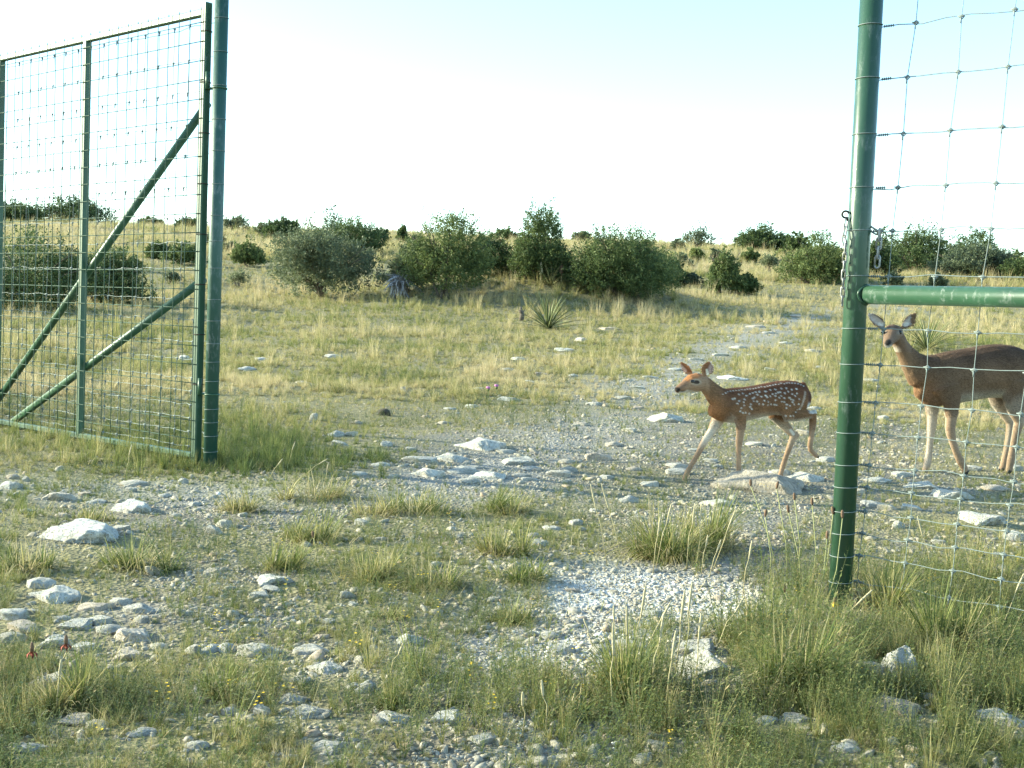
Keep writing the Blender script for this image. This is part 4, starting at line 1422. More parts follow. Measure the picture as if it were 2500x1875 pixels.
def rosette(name, label, cat, p, L, n, mat, seed, wid=.022, tint=.5, el=(5, 85), bend=.1, jit=0.0):
    g = random.Random(seed)
    root = empty(name, p, label, cat)
    mes = []
    for k in range(5):
        me = leaf_mesh(L * (.8 + .1 * k), wid * (.85 + .07 * k), bend * (.6 + .3 * k), k + 1); me.materials.append(mat); mes.append(me)
    for i in range(n):
        az = i * 2.39996 + g.uniform(-.2, .2)
        e = math.radians(el[0] + (el[1] - el[0]) * (i / n) + g.uniform(-8, 8))
        o = link('leaf', mes[i % 5], root, loc=(math.cos(az) * .02 + g.uniform(-jit, jit), math.sin(az) * .02 + g.uniform(-jit, jit), .02 + .05 * i / n + g.uniform(-jit, jit)), rot=(g.uniform(-.4, .4), -e, az))
        o['tint'] = tint + g.uniform(-.18, .18)
    return root


p = ground_hit(1338, 806)
rosette('yucca', 'spiky green yucca alone in the dry grass left of the track', 'yucca', p, .62, 70, M_yucca, 1, .030, .42, (0, 72), .12)
p = ground_hit(2262, 862)
rosette('yucca', 'wide bristly yucca right behind the neck of the doe', 'yucca', p, .58, 90, M_yucca, 2, .024, .5, (3, 75), .25)
p = ground_hit(1345, 700)
rosette('yucca', 'pale yucca on top of the grassy mound below the pointed juniper', 'yucca', p, .5, 40, M_yucca, 3, .03, .95)
p = ground_hit(1425, 712)
rosette('yucca', 'brownish yucca at the left foot of the wide dense juniper', 'yucca', p, .55, 36, M_yucca, 4, .03, .85, (5, 60), .3)
p = ground_hit(972, 728)
rosette('dead_yucca', 'grey dead yucca skirt between the two big shrubs', 'dead yucca', p + Vector((0, 0, .30)), .27, 280, M_dead, 5, .045, .5, (-80, 60), .7, .13)


def spike_stalk(label, px, base, top, col, grp=None, w=.05):
    p = ground_hit(px, base); h = (base - top) / F * p.y
    root = empty('flower_stalk', p, label, 'flower stalk', grp)
    MB().tube([(0, 0, -.05), (.01, 0, h * .5), (0, 0, h)], [.012, .01, .006], 6).build('stem', M_straw, root)
    mb = MB(); mb.tube([(0, 0, h * .45), (0, 0, h * .6), (0, 0, h * .8), (0, 0, h)], [.01, w, w * .8, .012], 9); mb.build('flower_head', col, root)


spike_stalk('pale flower stalk rising from the yucca on the mound', 1319, 700, 640, M_seed)
spike_stalk('dark reddish flower stalk beside the wide dense juniper', 1369, 702, 638, M_cone)


def stump(label, px, py, h):
    p = ground_hit(px, py); root = empty('dead_stub', p, label, 'dead stub')
    hh = h / F * p.y
    MB().tube([(0, 0, -.05), (.02, 0, hh * .4), (-.02, .02, hh)], [.05, .045, .02], 8).build('stem', M_bark, root)
    for a in (.6, 2.4, 4.4):
        MB().tube([(0, 0, hh * .5), (math.cos(a) * hh * .3, math.sin(a) * hh * .3, hh * .8)], [.02, .008], 6).build('branch', M_bark, root)


stump('short dark dead stub left of the lone yucca', 1272, 782, 32)


# ------------------------------------------------------------------ rocks
STONES = [stone_mesh('limestone_rock', 100 + k, M_rock, 4, f, c, .14, False, (.42, .82), tc) for k, (f, c, tc) in enumerate([(.6, 12, .5), (.5, 10, .4), (.75, 14, None), (.4, 11, .4), (.85, 12, None), (.55, 16, .45), (.7, 10, None), (.4, 12, .4)])]
BIG = [stone_mesh('limestone_rock', 200 + k, M_rock, 5, f, c, .16, False, (.42, .8), tc) for k, (f, c, tc) in enumerate([(.5, 16, .45), (.8, 16, .6), (.4, 14, .35), (.65, 18, None)])]
DARK = stone_mesh('dark_stone', 300, M_darkrock, 3, .7, 10, .1)


def extent(me):
    V = np.empty(len(me.vertices) * 3, np.float32); me.vertices.foreach_get('co', V); V = V.reshape(-1, 3)
    return V.min(0), V.max(0)


EXT = {}
rk = random.Random(21)


def put_rock(px, py, w, h, label, group=None, me=None, rot=None, name='limestone_rock', sink=.3):
    p = ground_hit(px, py)
    d = p.y
    W = w / F * d
    D_ = W * rk.uniform(.72, 1.0)
    el = max(.05, (CAMH - p.z) / d)
    Hh = max(.30 * W * min(1, h / w * 2), h / F * d - D_ * el * .75)
    Hh *= .85
    Hh = max(Hh, (.18 if py > 1000 else .13) * W) * (1 if py > 1000 else .8)
    W *= 1.08
    if me is None: me = rk.choice(BIG if w > 85 else STONES)
    if me.name not in EXT: EXT[me.name] = extent(me)
    lo, hi = EXT[me.name]; ex = hi - lo
    y = p.y + D_ * .45
    z = float(T(p.x, y))
    a = rk.uniform(-.35, .35) + (math.pi if rk.random() < .5 else 0) if rot is None else rot
    sc = Vector((W / ex[0], D_ / ex[1], Hh * .95 / hi[2]))
    o = link(name, me, None, loc=(p.x, y, z + Hh * .08), rot=(rk.uniform(-.06, .06), rk.uniform(-.06, .06), a), scale=sc)
    mt = M_white if 'white' in label.split(' ')[:4] else (M_ledge if ('ledge of' in label or 'dark flat' in label or 'greenish' in label) else None)
    if mt and name != 'dark_stone':
        o.material_slots[0].link = 'OBJECT'; o.material_slots[0].material = mt
    tag(o, label, 'rock', group)
    ROCKS_XY.append((p.x, y, W * .55, D_ * .6))
    return o


# rocks that can be singled out by their own look or place
NAMED = [
    (187, 1327, 187, 62, 'big flat white slab lying alone in the grass at the left', 0),
    (316, 1253, 95, 40, 'squarish white rock with a flat top behind the big left slab', 0),
    (297, 1299, 46, 22, 'small grey wedge of rock touching the big left slab', None),
    (547, 1287, 46, 28, 'rounded pale rock, right one of a pair on the bare gravel', None),
    (513, 1304, 42, 26, 'rounded pale rock, left one of a pair on the bare gravel', None),
    (519, 1407, 46, 26, 'angular tan rock alone on the dark bare soil', None),
    (84, 1436, 76, 36, 'domed grey rock at the left edge above the stone cluster', None),
    (131, 1472, 130, 46, 'long flat grey slab, topmost of the left foreground cluster', 2),
    (318, 1570, 98, 50, 'white blocky rock at the right end of the left foreground cluster', 1),
    (300, 1614, 92, 36, 'buff flat rock in the weeds below the left foreground cluster', 0),
    (130, 1672, 84, 44, 'pale rock half covered by grass near the lower left corner', 3),
    (1000, 1576, 82, 44, 'pale peaked rock alone on the grey gravel in the foreground', 3),
    (799, 1645, 90, 28, 'flat white slab in the middle of the foreground', 2),
    (879, 1622, 34, 28, 'small tan cube of rock behind the flat white foreground slab', None),
    (640, 1602, 82, 38, 'grey lumpy rock left of the flat white foreground slab', 3),
    (711, 1722, 78, 44, 'domed tan rock low in the foreground left of centre', 3),
    (740, 1756, 100, 30, 'dark flat rock in front of the domed tan one', 2),
    (958, 1770, 96, 40, 'broad tan rock at the bottom centre beneath a grass tuft', 3),
    (1082, 1768, 88, 46, 'square white rock at the bottom centre', 1),
    (1339, 1563, 50, 30, 'rounded tan boulder at the edge of the white gravel', None),
    (1375, 1598, 64, 34, 'pale rock just in front of the rounded tan boulder', None),
    (1698, 1600, 115, 56, 'upper of two big white rocks behind the tall grass stalks', 1),
    (1722, 1655, 150, 86, 'lower and larger of two big white rocks behind the tall grass stalks', 3),
    (2197, 1655, 90, 96, 'tall white boulder standing in the grass at the lower right', 1),
    (2133, 1645, 64, 38, 'pale rock at the left foot of the tall white boulder', None),
    (2226, 1650, 26, 18, 'small pale rock at the right foot of the tall white boulder', None),
    (2205, 1748, 125, 50, 'flat greenish grey slab at the bottom right', 2),
    (2452, 1772, 115, 26, 'flat pale slab in the lower right corner', 2),
    (2415, 1283, 124, 34, 'flat pale rock behind the fence near the right edge', 0),
    (2484, 1322, 54, 32, 'grey rock at the right edge behind the fence', None),
    (1890, 1204, 200, 34, 'large grey ledge of rock beneath the hind feet of the fawn', 2),
    (1908, 1166, 62, 26, 'small rounded rock right at the hind hoof of the fawn', None),
    (1982, 1176, 88, 16, 'thin flat slab between the fawn ledge and the right post', 2),
    (1538, 1228, 48, 24, 'orange tinted lump of rock in front of the fawn', None),
    (1633, 1032, 98, 30, 'smooth oval white boulder right behind the front leg of the fawn', 3),
    (2024, 1128, 48, 18, 'pale rock peeping out left of the right post', None),
    (1785, 928, 66, 13, 'thin white slab beyond the back of the fawn', 2),
    (1561, 999, 30, 12, 'small pinkish rock between the oval boulder and the grass', None),
    (766, 1026, 22, 22, 'upright pale stone at the edge of the tall grass', None),
    (1239, 979, 44, 14, 'white slab just below the purple thistle flowers', None),
    (1374, 859, 50, 13, 'flat white rock, larger one below the lone yucca', None),
    (1418, 834, 30, 15, 'rounded white rock nearest the lone yucca', None),
    (1261, 879, 34, 11, 'flat white rock left below the lone yucca', None),
    (814, 874, 40, 12, 'grey white slab in the mid field grass', None),
    (442, 880, 36, 20, 'grey blocky rock in the grass seen through the gate', None),
    (1185, 1100, 122, 26, 'long pale ledge, rearmost of the flat outcrop at the centre', 2),
    (1197, 1172, 84, 22, 'flat white slab at the front right of the central outcrop', 2),
    (1046, 1165, 88, 25, 'flat white slab at the front left of the central outcrop', 2),
    (1106, 1128, 82, 20, 'pale slab in the middle of the central outcrop', 2),
]
for px, py, w, h, lab, m in NAMED:
    if 'slab' in lab or 'ledge' in lab: w *= 1.12
    put_rock(px, py, w, h, lab, me=None if m is None else BIG[m])
put_rock(937, 1015, 28, 20, 'dark round stone on the dry soil in the middle', me=DARK, name='dark_stone')

CLUSTERS = [
    ('of the stone cluster in the left foreground', 'stones of the left foreground cluster',
     [(223, 1492, 72, 26), (20, 1516, 72, 38), (36, 1544, 70, 30), (24, 1570, 62, 32), (235, 1528, 66, 27), (171, 1538, 80, 22), (261, 1550, 66, 30), (123, 1584, 76, 34), (199, 1592, 56, 24), (386, 1585, 36, 18), (294, 1477, 52, 25), (326, 1498, 82, 20), (346, 1520, 40, 24), (92, 1682, 42, 28), (285, 1659, 22, 16), (70, 1500, 40, 16), (150, 1515, 36, 15)]),
    ('of the foreground row beside the cluster', 'row of stones in the foreground',
     [(475, 1598, 32, 30), (513, 1594, 44, 25), (551, 1594, 36, 30), (608, 1606, 72, 40), (759, 1600, 70, 24), (660, 1610, 30, 20)]),
    ('along the bottom edge', 'stones along the bottom edge',
     [(167, 1772, 78, 32), (223, 1778, 52, 26), (563, 1748, 38, 28), (632, 1746, 42, 28), (896, 1686, 38, 30), (859, 1683, 28, 18), (1872, 1772, 54, 28), (1950, 1768, 62, 24), (2274, 1708, 40, 22), (2037, 1658, 26, 20), (340, 1800, 60, 25), (480, 1830, 50, 25), (800, 1840, 70, 30), (1180, 1820, 60, 30), (1600, 1830, 50, 25), (60, 1840, 70, 30), (2080, 1840, 60, 25)]),
    ('scattered on the gravel band below the open gate', 'stones on the gravel band below the gate',
     [(129, 1222, 76, 20), (314, 1188, 60, 15), (314, 1202, 24, 13), (444, 1180, 20, 15), (62, 1176, 17, 15), (24, 1170, 28, 15), (16, 1194, 42, 22), (230, 1230, 40, 14), (400, 1215, 30, 12), (470, 1235, 26, 12), (150, 1262, 34, 14), (60, 1250, 30, 12), (430, 1262, 24, 12), (590, 1262, 22, 12), (200, 1210, 30, 10)]),
    ('in the weedy patch left of centre', 'stones in the weedy patch',
     [(656, 1430, 82, 18), (652, 1446, 46, 12), (628, 1460, 42, 15), (799, 1524, 28, 15), (878, 1282, 36, 17), (1061, 1387, 28, 19), (1077, 1403, 24, 15), (735, 1300, 24, 12), (930, 1320, 22, 11), (560, 1440, 24, 12), (700, 1480, 22, 12), (860, 1480, 24, 12), (960, 1480, 22, 12), (780, 1560, 30, 14)]),
    ('round the central flat outcrop', 'stones round the central outcrop',
     [(863, 1186, 22, 16), (833, 1174, 24, 13), (878, 1161, 32, 9), (1129, 1158, 62, 22), (1149, 1181, 52, 15), (820, 1067, 34, 17), (859, 1065, 32, 13), (821, 1089, 38, 15), (1030, 1132, 72, 19), (1258, 1136, 78, 17), (929, 1139, 36, 13), (942, 1090, 27, 15), (1000, 1100, 24, 10), (1240, 1108, 40, 13), (1300, 1150, 40, 14), (960, 1165, 24, 9), (1290, 1175, 36, 12), (1160, 1145, 30, 10)]),
    ('on the bare ground in front of the fawn', 'stones in front of the fawn',
     [(1370, 1166, 52, 20), (1391, 1154, 40, 15), (1460, 1126, 56, 24), (1387, 1132, 40, 14), (1272, 1167, 40, 14), (1500, 1091, 38, 15), (1654, 1160, 54, 17), (1659, 1144, 48, 13), (1590, 1188, 46, 12), (1407, 1283, 30, 17), (1351, 1294, 42, 13), (1319, 1333, 38, 20), (1757, 1237, 64, 19), (1480, 1170, 30, 12), (1550, 1150, 34, 12), (1740, 1130, 30, 12), (1700, 1105, 28, 10), (1560, 1270, 26, 12), (1450, 1250, 24, 10)]),
    ('around the bright white gravel patch', 'stones around the white gravel patch',
     [(1403, 1447, 30, 12), (1415, 1415, 22, 15), (1757, 1465, 30, 16), (1475, 1597, 52, 24), (1542, 1592, 64, 32), (1363, 1555, 20, 18), (1381, 1643, 36, 24), (1343, 1632, 16, 20), (1598, 1506, 52, 20), (1780, 1420, 26, 13), (1460, 1490, 26, 14), (1300, 1500, 28, 14), (1240, 1580, 26, 14), (1210, 1470, 30, 15), (1260, 1690, 34, 18), (1130, 1640, 26, 14)]),
    ('behind the lower wires of the right fence', 'stones behind the right fence',
     [(2444, 1362, 28, 16), (2197, 1290, 32, 22), (2263, 1195, 76, 23), (2128, 1238, 46, 17), (2162, 1246, 42, 20), (2224, 1246, 42, 17), (2125, 931, 42, 9), (2160, 1026, 24, 13), (2210, 1165, 50, 16), (2330, 1220, 90, 24), (2100, 1205, 36, 14), (2380, 1150, 40, 14), (2440, 1200, 60, 20), (2300, 1330, 30, 14), (2130, 1320, 28, 13), (2480, 1150, 50, 18), (2150, 1180, 60, 16)]),
    ('in the dry grass of the middle field', 'stones in the dry grass',
     [(1151, 996, 28, 13), (737, 935, 28, 9), (1166, 951, 26, 8), (983, 956, 14, 16), (1373, 870, 24, 10), (1487, 806, 40, 9), (1532, 933, 26, 10), (870, 1035, 24, 9), (1080, 1035, 26, 8), (700, 985, 22, 8), (1040, 1020, 20, 8), (1320, 915, 26, 8), (1290, 935, 24, 8), (1240, 905, 30, 9), (1400, 920, 22, 9), (1100, 1000, 30, 8), (600, 905, 36, 12), (640, 880, 30, 10)]),
    ('strewn along the stony track behind the fawn', 'stones along the track',
     [(1850, 800, 40, 8), (1900, 790, 44, 8), (1950, 775, 40, 8), (1880, 815, 30, 7), (1800, 850, 34, 8), (1760, 870, 34, 9), (1700, 880, 30, 8), (1650, 905, 36, 9), (1840, 870, 26, 8), (1920, 840, 26, 8), (1990, 860, 30, 9), (1590, 925, 34, 10), (1560, 950, 30, 9), (1880, 905, 30, 9), (1950, 935, 34, 9), (2000, 900, 28, 9), (1700, 940, 26, 9), (1520, 975, 36, 11), (1450, 990, 34, 10), (1420, 1040, 34, 11), (1540, 1055, 30, 11), (1990, 1000, 40, 11), (1960, 1060, 36, 12), (1850, 1090, 34, 12)]),
]
ORD = 'first second third fourth fifth sixth seventh eighth ninth tenth eleventh twelfth thirteenth fourteenth fifteenth sixteenth seventeenth eighteenth nineteenth twentieth'.split() + ['twenty first', 'twenty second', 'twenty third', 'twenty fourth', 'twenty fifth']
for phrase, grp, L in CLUSTERS:
    L = sorted(L)
    for i, (px, py, w, h) in enumerate(L):
        shape = 'flat' if h / w < .36 else ('rounded' if h / w > .55 else 'pale')
        put_rock(px, py, w * 1.18, h * 1.1, f'{shape} limestone, {ORD[i]} from the left {phrase}', grp)


# ------------------------------------------------------------------ single plants in the foreground
def clump(px, py, w, h, label, seed, tint=.35, dense=1.0, lean=.75, fine=False, group=None):
    p = ground_hit(px, py); d = p.y
    W = w / F * d; Hh = h / F * d
    p.y += W * .25; p.z = float(T(p.x, p.y))
    g_ = np.random.default_rng(seed + 1000)
    L = max(Hh * .95, W * .40)
    root = empty('grass_tuft', p, label, 'grass tuft', group)
    Vs, Fs, Bs, n = [], [], [], 0
    ns = max(3, int(W / .07))
    for q in range(ns):                                # several uneven crowns that make up one tuft
        ox_, oy_ = g_.uniform(-.36, .36) * W, g_.uniform(-.16, .16) * W
        sz_ = g_.uniform(.5, 1.1) * (1 - .8 * abs(ox_ / W))
        nb = max(14, int(430 * dense / ns * sz_))
        V, f_, bl = blades(nb, L * sz_, .5, .0042, lean * g_.uniform(.7, 1.2), W * .09, 5, seed * 31 + q, .55, g_.uniform(.8, 1.5))
        wnd = g_.normal(.0, .30, 2)
        V = V + np.stack([wnd[0] * V[:, 2] + ox_, wnd[1] * V[:, 2] + oy_, np.zeros(len(V))], -1)
        V[:, 2] = np.maximum(V[:, 2], -.01)
        Vs.append(V); Fs.append(f_ + n); Bs.append(bl); n += len(V)
    o = link('leaf_blades', mesh_from('leaf_blades', np.concatenate(Vs), np.concatenate(Fs), M_tuft, False, {'bl': np.concatenate(Bs)}), root); o['tint'] = tint
    V, f_, bl = blades(int(160 * dense), L * .75, .6, .004, 1.15, W * .3, 4, seed + 50, .6, 1.3)
    o = link('dry_blades', mesh_from('dry_blades', V, f_, M_tuft, False, {'bl': bl}), root); o['tint'] = .74
    return root


clump(1640, 1372, 250, 165, 'largest bunch of arching green grass, beside the white gravel patch', 1, .30, 3.6, 1.0)
clump(1750, 1350, 160, 150, 'right hand shoulder bunch of the largest grass clump', 2, .38, 1.6, .6)
for a in [
    (1010, 1262, 230, 90, 'wide green tuft on the gravel in front of the central outcrop', .35, 1.4, .85),
    (900, 1265, 180, 55, 'low brownish tuft leaning left beside the wide green one', .6, 1.0, 1.0),
    (750, 1225, 200, 36, 'flat creeping brown tuft on the gravel under the left post', .62, .9, 1.3),
    (1245, 1260, 150, 80, 'green tuft with orange flowers right of the wide green one', .35, 1.0, .8),
    (1225, 1360, 150, 100, 'yellow green tuft by the bare soil at the centre', .45, 1.1, .75),
    (1270, 1428, 190, 60, 'sprawling green tuft above the white gravel', .3, 1.0, 1.15),
    (1255, 1525, 150, 65, 'sprawling tuft on the gravel left of the white patch', .4, .9, 1.1),
    (1050, 1440, 200, 95, 'large pale tuft in the weedy patch left of centre', .4, 1.3, .9),
    (910, 1425, 180, 85, 'upright dry tuft in the weedy patch', .55, 1.2, .7),
    (330, 1400, 230, 80, 'green tuft spreading below the big white slab', .3, 1.2, 1.1),
    (575, 1255, 130, 70, 'orange brown tuft on the gravel near the left post foot', .62, .9, .8),
    (215, 1275, 140, 60, 'tuft growing behind the big white slab', .45, .9, .8),
    (45, 1400, 160, 110, 'grey green tuft at the left edge beside the slab', .22, 1.2, .7),
    (945, 1515, 90, 50, 'small round green tuft on the foreground gravel', .35, .7, .8),
    (985, 1740, 200, 80, 'sprawling tuft with a dead stalk at the bottom centre', .38, 1.1, 1.0),
    (545, 1710, 150, 110, 'bright green tuft right of the lower left corner', .3, 1.1, .75),
    (130, 1740, 150, 140, 'tall yellowish tuft at the lower left', .5, 1.2, .5),
    (760, 1330, 190, 60, 'low weedy tuft above the weedy patch', .45, 1.0, .95),
    (690, 1400, 170, 70, 'upright mixed tuft left of the dry tuft', .45, 1.0, .8),
    (2170, 1500, 170, 190, 'tall brown tinged tuft behind the tall white boulder', .5, 1.5, .45),
    (2320, 1600, 190, 170, 'arching green tuft right of the tall white boulder', .28, 1.4, .6),
    (1960, 1690, 220, 190, 'dark green tuft right of the two big white rocks', .25, 1.6, .7),
    (1860, 1560, 160, 130, 'loose green tuft left of the right post foot', .3, 1.1, .6),
    (800, 960, 120, 60, 'bright yellow tuft in the dry grass above the upright stone', .55, .9, .6),
    (1590, 760, 60, 42, 'small orange brown tuft in the field below the wide juniper', .7, .5, .5),
    (860, 905, 130, 42, 'green yellow broad leaved tuft in the middle field', .38, .6, .9),
    (1560, 1730, 240, 150, 'tall mixed tuft at the foot of the pale grass stalks', .42, 1.5, .5),
    (1380, 1760, 200, 90, 'low green tuft at the bottom right of centre', .35, 1.2, .85)]:
    clump(*a[:4], a[4], a[0] + a[1], a[5], a[6], a[7])

# seed stalks: thin stems with a pale spike, and brown coneflower heads
STALKS = [(1484, 1382, 1442, 1182), (1524, 1382, 1468, 1180), (1601, 1385, 1640, 1228), (1594, 1400, 1612, 1262), (1676, 1392, 1697, 1228), (1698, 1394, 1713, 1230), (1735, 1400, 1796, 1244), (1712, 1402, 1728, 1306), (1730, 1410, 1760, 1318), (1812, 1462, 1836, 1320),
          (1545, 1650, 1576, 1430), (1500, 1600, 1498, 1478), (1560, 1620, 1637, 1470), (1660, 1660, 1690, 1420), (1640, 1690, 1672, 1440), (1500, 1770, 1496, 1520), (1590, 1720, 1620, 1500), (1745, 1590, 1818, 1455), (1532, 1700, 1530, 1480), (1275, 1800, 1276, 1690), (1333, 1790, 1322, 1660), (1455, 1590, 1425, 1510), (1690, 1720, 1712, 1500), (1620, 1760, 1650, 1540),
          (300, 1170, 322, 1085), (700, 1140, 720, 1080), (740, 1160, 800, 1120), (790, 1185, 802, 1130), (655, 1170, 690, 1120), (136, 1740, 150, 1610), (950, 1660, 985, 1570), (2010, 1560, 2130, 1440), (2280, 1420, 2240, 1260), (2440, 1540, 2500, 1400)]
STALKS.sort()
for i, (bx, by, tx, ty) in enumerate(STALKS):
    p = ground_hit(bx, by)
    yd_ = p.y + random.uniform(-.05, .02)
    e = at_depth(tx, ty, yd_) - p
    side = 'left' if bx < 1000 else 'right'
    root = empty('seed_stalk', p, f'pale thin grass stalk with a seed spike, {ORD[i] if i < 25 else ORD[len(STALKS) - 1 - i]} stalk from the {"left" if i < 25 else "right"}', 'grass stalk', 'pale grass seed stalks')
    mid = e * .5 + Vector((random.uniform(-.008, .008), 0, .004))
    a = e * .66 + Vector((0, 0, .003))
    MB().tube([(0, 0, -.01), mid, a, e * .98], [.0016, .0014, .0012, .001], 5).build('stem', M_straw, root)
    n_ = 9; mb = MB()
    pts = [a.lerp(e, k / (n_ - 1)) for k in range(n_)]
    mb.tube(pts, [.0014 + .0019 * math.sin(math.pi * min(1, (k + .5) / n_)) * random.uniform(.8, 1.2) for k in range(n_)], 7)
    mb.build('seed_head', M_seed, root)

CONES = [(1833, 1172, 1905, 1420), (1896, 1178, 1925, 1440), (1940, 1206, 1950, 1430), (1925, 1236, 1960, 1460), (1983, 1218, 1985, 1440), (1868, 1246, 1880, 1440), (2034, 1240, 1990, 1470), (2057, 1250, 2010, 1500), (2019, 1300, 1985, 1480), (1916, 1430, 1930, 1520), (765, 1298, 768, 1370)]
CONES.sort()
for i, (tx, ty, bx, by) in enumerate(CONES):
    p = ground_hit(bx, by); e = at_depth(tx, ty + 14, p.y - .03) - p
    lab = 'brown cone flower head on a short stem in the weedy patch left of centre' if i == 0 else f'brown seed cone on a thin stem near the right post, {ORD[i - 1]} from left'
    root = empty('coneflower', p, lab, 'coneflower', 'brown coneflower seed heads')
    MB().tube([(0, 0, -.01), e * .5 + Vector((.012, 0, -.01)), e], [.0019, .0017, .0016], 5).build('stem', M_stalk, root)
    u = Vector((random.uniform(-.25, .25), 0, 1)).normalized(); L_ = .024
    MB().tube([e - u * .002, e + u * L_ * .15, e + u * L_ * .5, e + u * L_ * .85, e + u * L_], [.002, .0046, .0052, .0042, .0018], 9).build('seed_head', M_cone, root)

for k, (tx, ty, bx, by, lab) in enumerate([(78, 1590, 95, 1700, 'rust red coneflower at the lower left, left one'), (161, 1572, 150, 1690, 'rust red coneflower at the lower left, right one'), (2038, 1470, 2030, 1520, 'small orange flower at the foot of the right post')]):
    p = ground_hit(bx, by); e = at_depth(tx, ty, p.y - .02) - p
    root = empty('coneflower', p, lab, 'flower')
    MB().tube([(0, 0, -.01), e * .5 + Vector((.01, 0, 0)), e], [.0015, .0013, .0011], 5).build('stem', M_stem, root)
    MB().tube([e, e + Vector((0, 0, .008)), e + Vector((0, 0, .02))], [.004, .005, .003], 8).build('seed_head', M_cone, root)
    for j in range(6):
        a = j * 1.047; q = Vector((math.cos(a), math.sin(a), 0)); w_ = Vector((-math.sin(a), math.cos(a), 0)) * .0035
        mb = MB(); b0 = e + q * .003
        mb.add([b0 - w_ * .5, b0 + w_ * .5, b0 + q * .008 + w_ - Vector((0, 0, .006)), b0 + q * .010 - Vector((0, 0, .016)), b0 + q * .008 - w_ - Vector((0, 0, .006)), b0 + q * .006 - Vector((0, 0, .007))], [(0, 1, 5), (1, 2, 5), (2, 3, 5), (3, 4, 5), (4, 0, 5), (0, 4, 3, 2, 1)])
        mb.build('petal', M_redp if k < 2 else M_yellow, root)
for tx, ty, lab in ((1192, 950, 'purple thistle flower in the dry grass, left one of two'), (1212, 945, 'purple thistle flower in the dry grass, right one of two')):
    p = ground_hit(tx + 2, ty + 22); e = at_depth(tx, ty, p.y) - p
    root = empty('thistle', p, lab, 'thistle')
    MB().tube([(0, 0, -.01), e], [.004, .003], 6).build('stem', M_stem, root)
    MB().tube([e - Vector((0, 0, .018)), e - Vector((0, 0, .006)), e + Vector((0, 0, .004))], [.007, .016, .012], 9).build('bulb', M_stem, root)
    MB().tube([e, e + Vector((0, 0, .015)), e + Vector((0, 0, .024))], [.011, .021, .017], 10).build('flower_head', M_purple, root)


# ------------------------------------------------------------------ what nobody could count: gravel, grass, weeds, wild flowers
def clear_of_rocks(x, y, k=.85):
    ok = np.ones(len(x), bool)
    for (rx, ry, a, b) in ROCKS_XY:
        big = 1.4 if a > .05 else 1.15
        ok &= (((x - rx) / (a * k * big)) ** 2 + ((y - ry + b * .55) / (b * 1.5 * big)) ** 2) > 1
    ok &= np.hypot(x - PR.x, (y - PR.y + .12) * .8) > .13
    return ok & (white_pile(x, y) < .42)


def white_pile(x, y):
    wp = ground_hit(1610, 1450); wq = ground_hit(1400, 1600); wr_ = ground_hit(250, 1200)
    return 1.15 * np.exp(-(((x - wp.x) / .35) ** 2 + ((y - wp.y) / .33) ** 2)) + .5 * np.exp(-(((x - wq.x) / .35) ** 2 + ((y - wq.y) / .6) ** 2)) + .28 * np.exp(-(((x - wr_.x) / 1.3) ** 2 + ((y - wr_.y) / .4) ** 2))


def rnd_rot(n, full=False):
    r = np.zeros((n, 3)); r[:, 2] = rng.uniform(0, 6.283, n)
    if full: r[:, :2] = rng.uniform(-.5, .5, (n, 2))
    else: r[:, :2] = rng.normal(0, .08, (n, 2))
    return r


PEB = [stone_mesh('chip', 400 + k, M_pebble, 2 if k < 4 else 1, .62, 8, .10, False, (.45, .85)) for k in range(8)]
x, y = sample(330000, 2.1, 26, 1.15, 31)
g = gravelness(x, y); wpile = white_pile(x, y)
patch = fbm(x / .22, y / .22, 71)
acc = np.clip(g * (.10 + .85 * sstep(.40, .64, patch)) + .07 + .35 * wpile + .35 * track(x, y), 0, 1)
k = rng.uniform(0, 1, len(x)) < acc
x, y, wpile = x[k], y[k], wpile[k]
r = np.hypot(x, y)
sz = np.exp(rng.normal(math.log(.0047), .6, len(x))) * (1 + .05 * (r - 3))
sz = np.clip(sz, .002, .034)
sz = np.where((wpile > .5) & (rng.uniform(0, 1, len(x)) < .85), np.clip(sz, .004, .010), sz)
z = T(x, y)
scl = np.stack([sz * rng.uniform(.8, 1.5, len(x)), sz * rng.uniform(.7, 1.1, len(x)), sz * rng.uniform(.5, 1.0, len(x))], -1)
scatter('gravel', np.stack([x, y, z + sz * .08], -1), rnd_rot(len(x), True), scl, rng.integers(0, len(PEB), len(x)), rng.uniform(0, 1, len(x)), PEB, '')

CHK = [stone_mesh('chalk_chip', 500 + k, M_chalk, 1, .65, 8, .10, False, (.45, .85)) for k in range(5)]
x, y = sample(330000, 2.1, 9, 1.0, 31)
wpile = white_pile(x, y)
k = rng.uniform(0, 1, len(x)) < np.clip(1.0 * (wpile + (fbm(x / .12, y / .12, 79) - .5) * .5 - .18), 0, 1) * (.35 + .65 * sstep(.3, .6, fbm(x / .15, y / .15, 73)))
x, y = x[k], y[k]
sz = np.clip(np.exp(rng.normal(math.log(.0030), .55, len(x))), .0015, .018)
scatter('white_gravel', np.stack([x, y, T(x, y) + sz * .1], -1), rnd_rot(len(x), True), np.stack([sz * rng.uniform(.8, 1.4, len(x)), sz, sz * rng.uniform(.5, 1, len(x))], -1), rng.integers(0, 5, len(x)), np.zeros(len(x)), CHK, '')

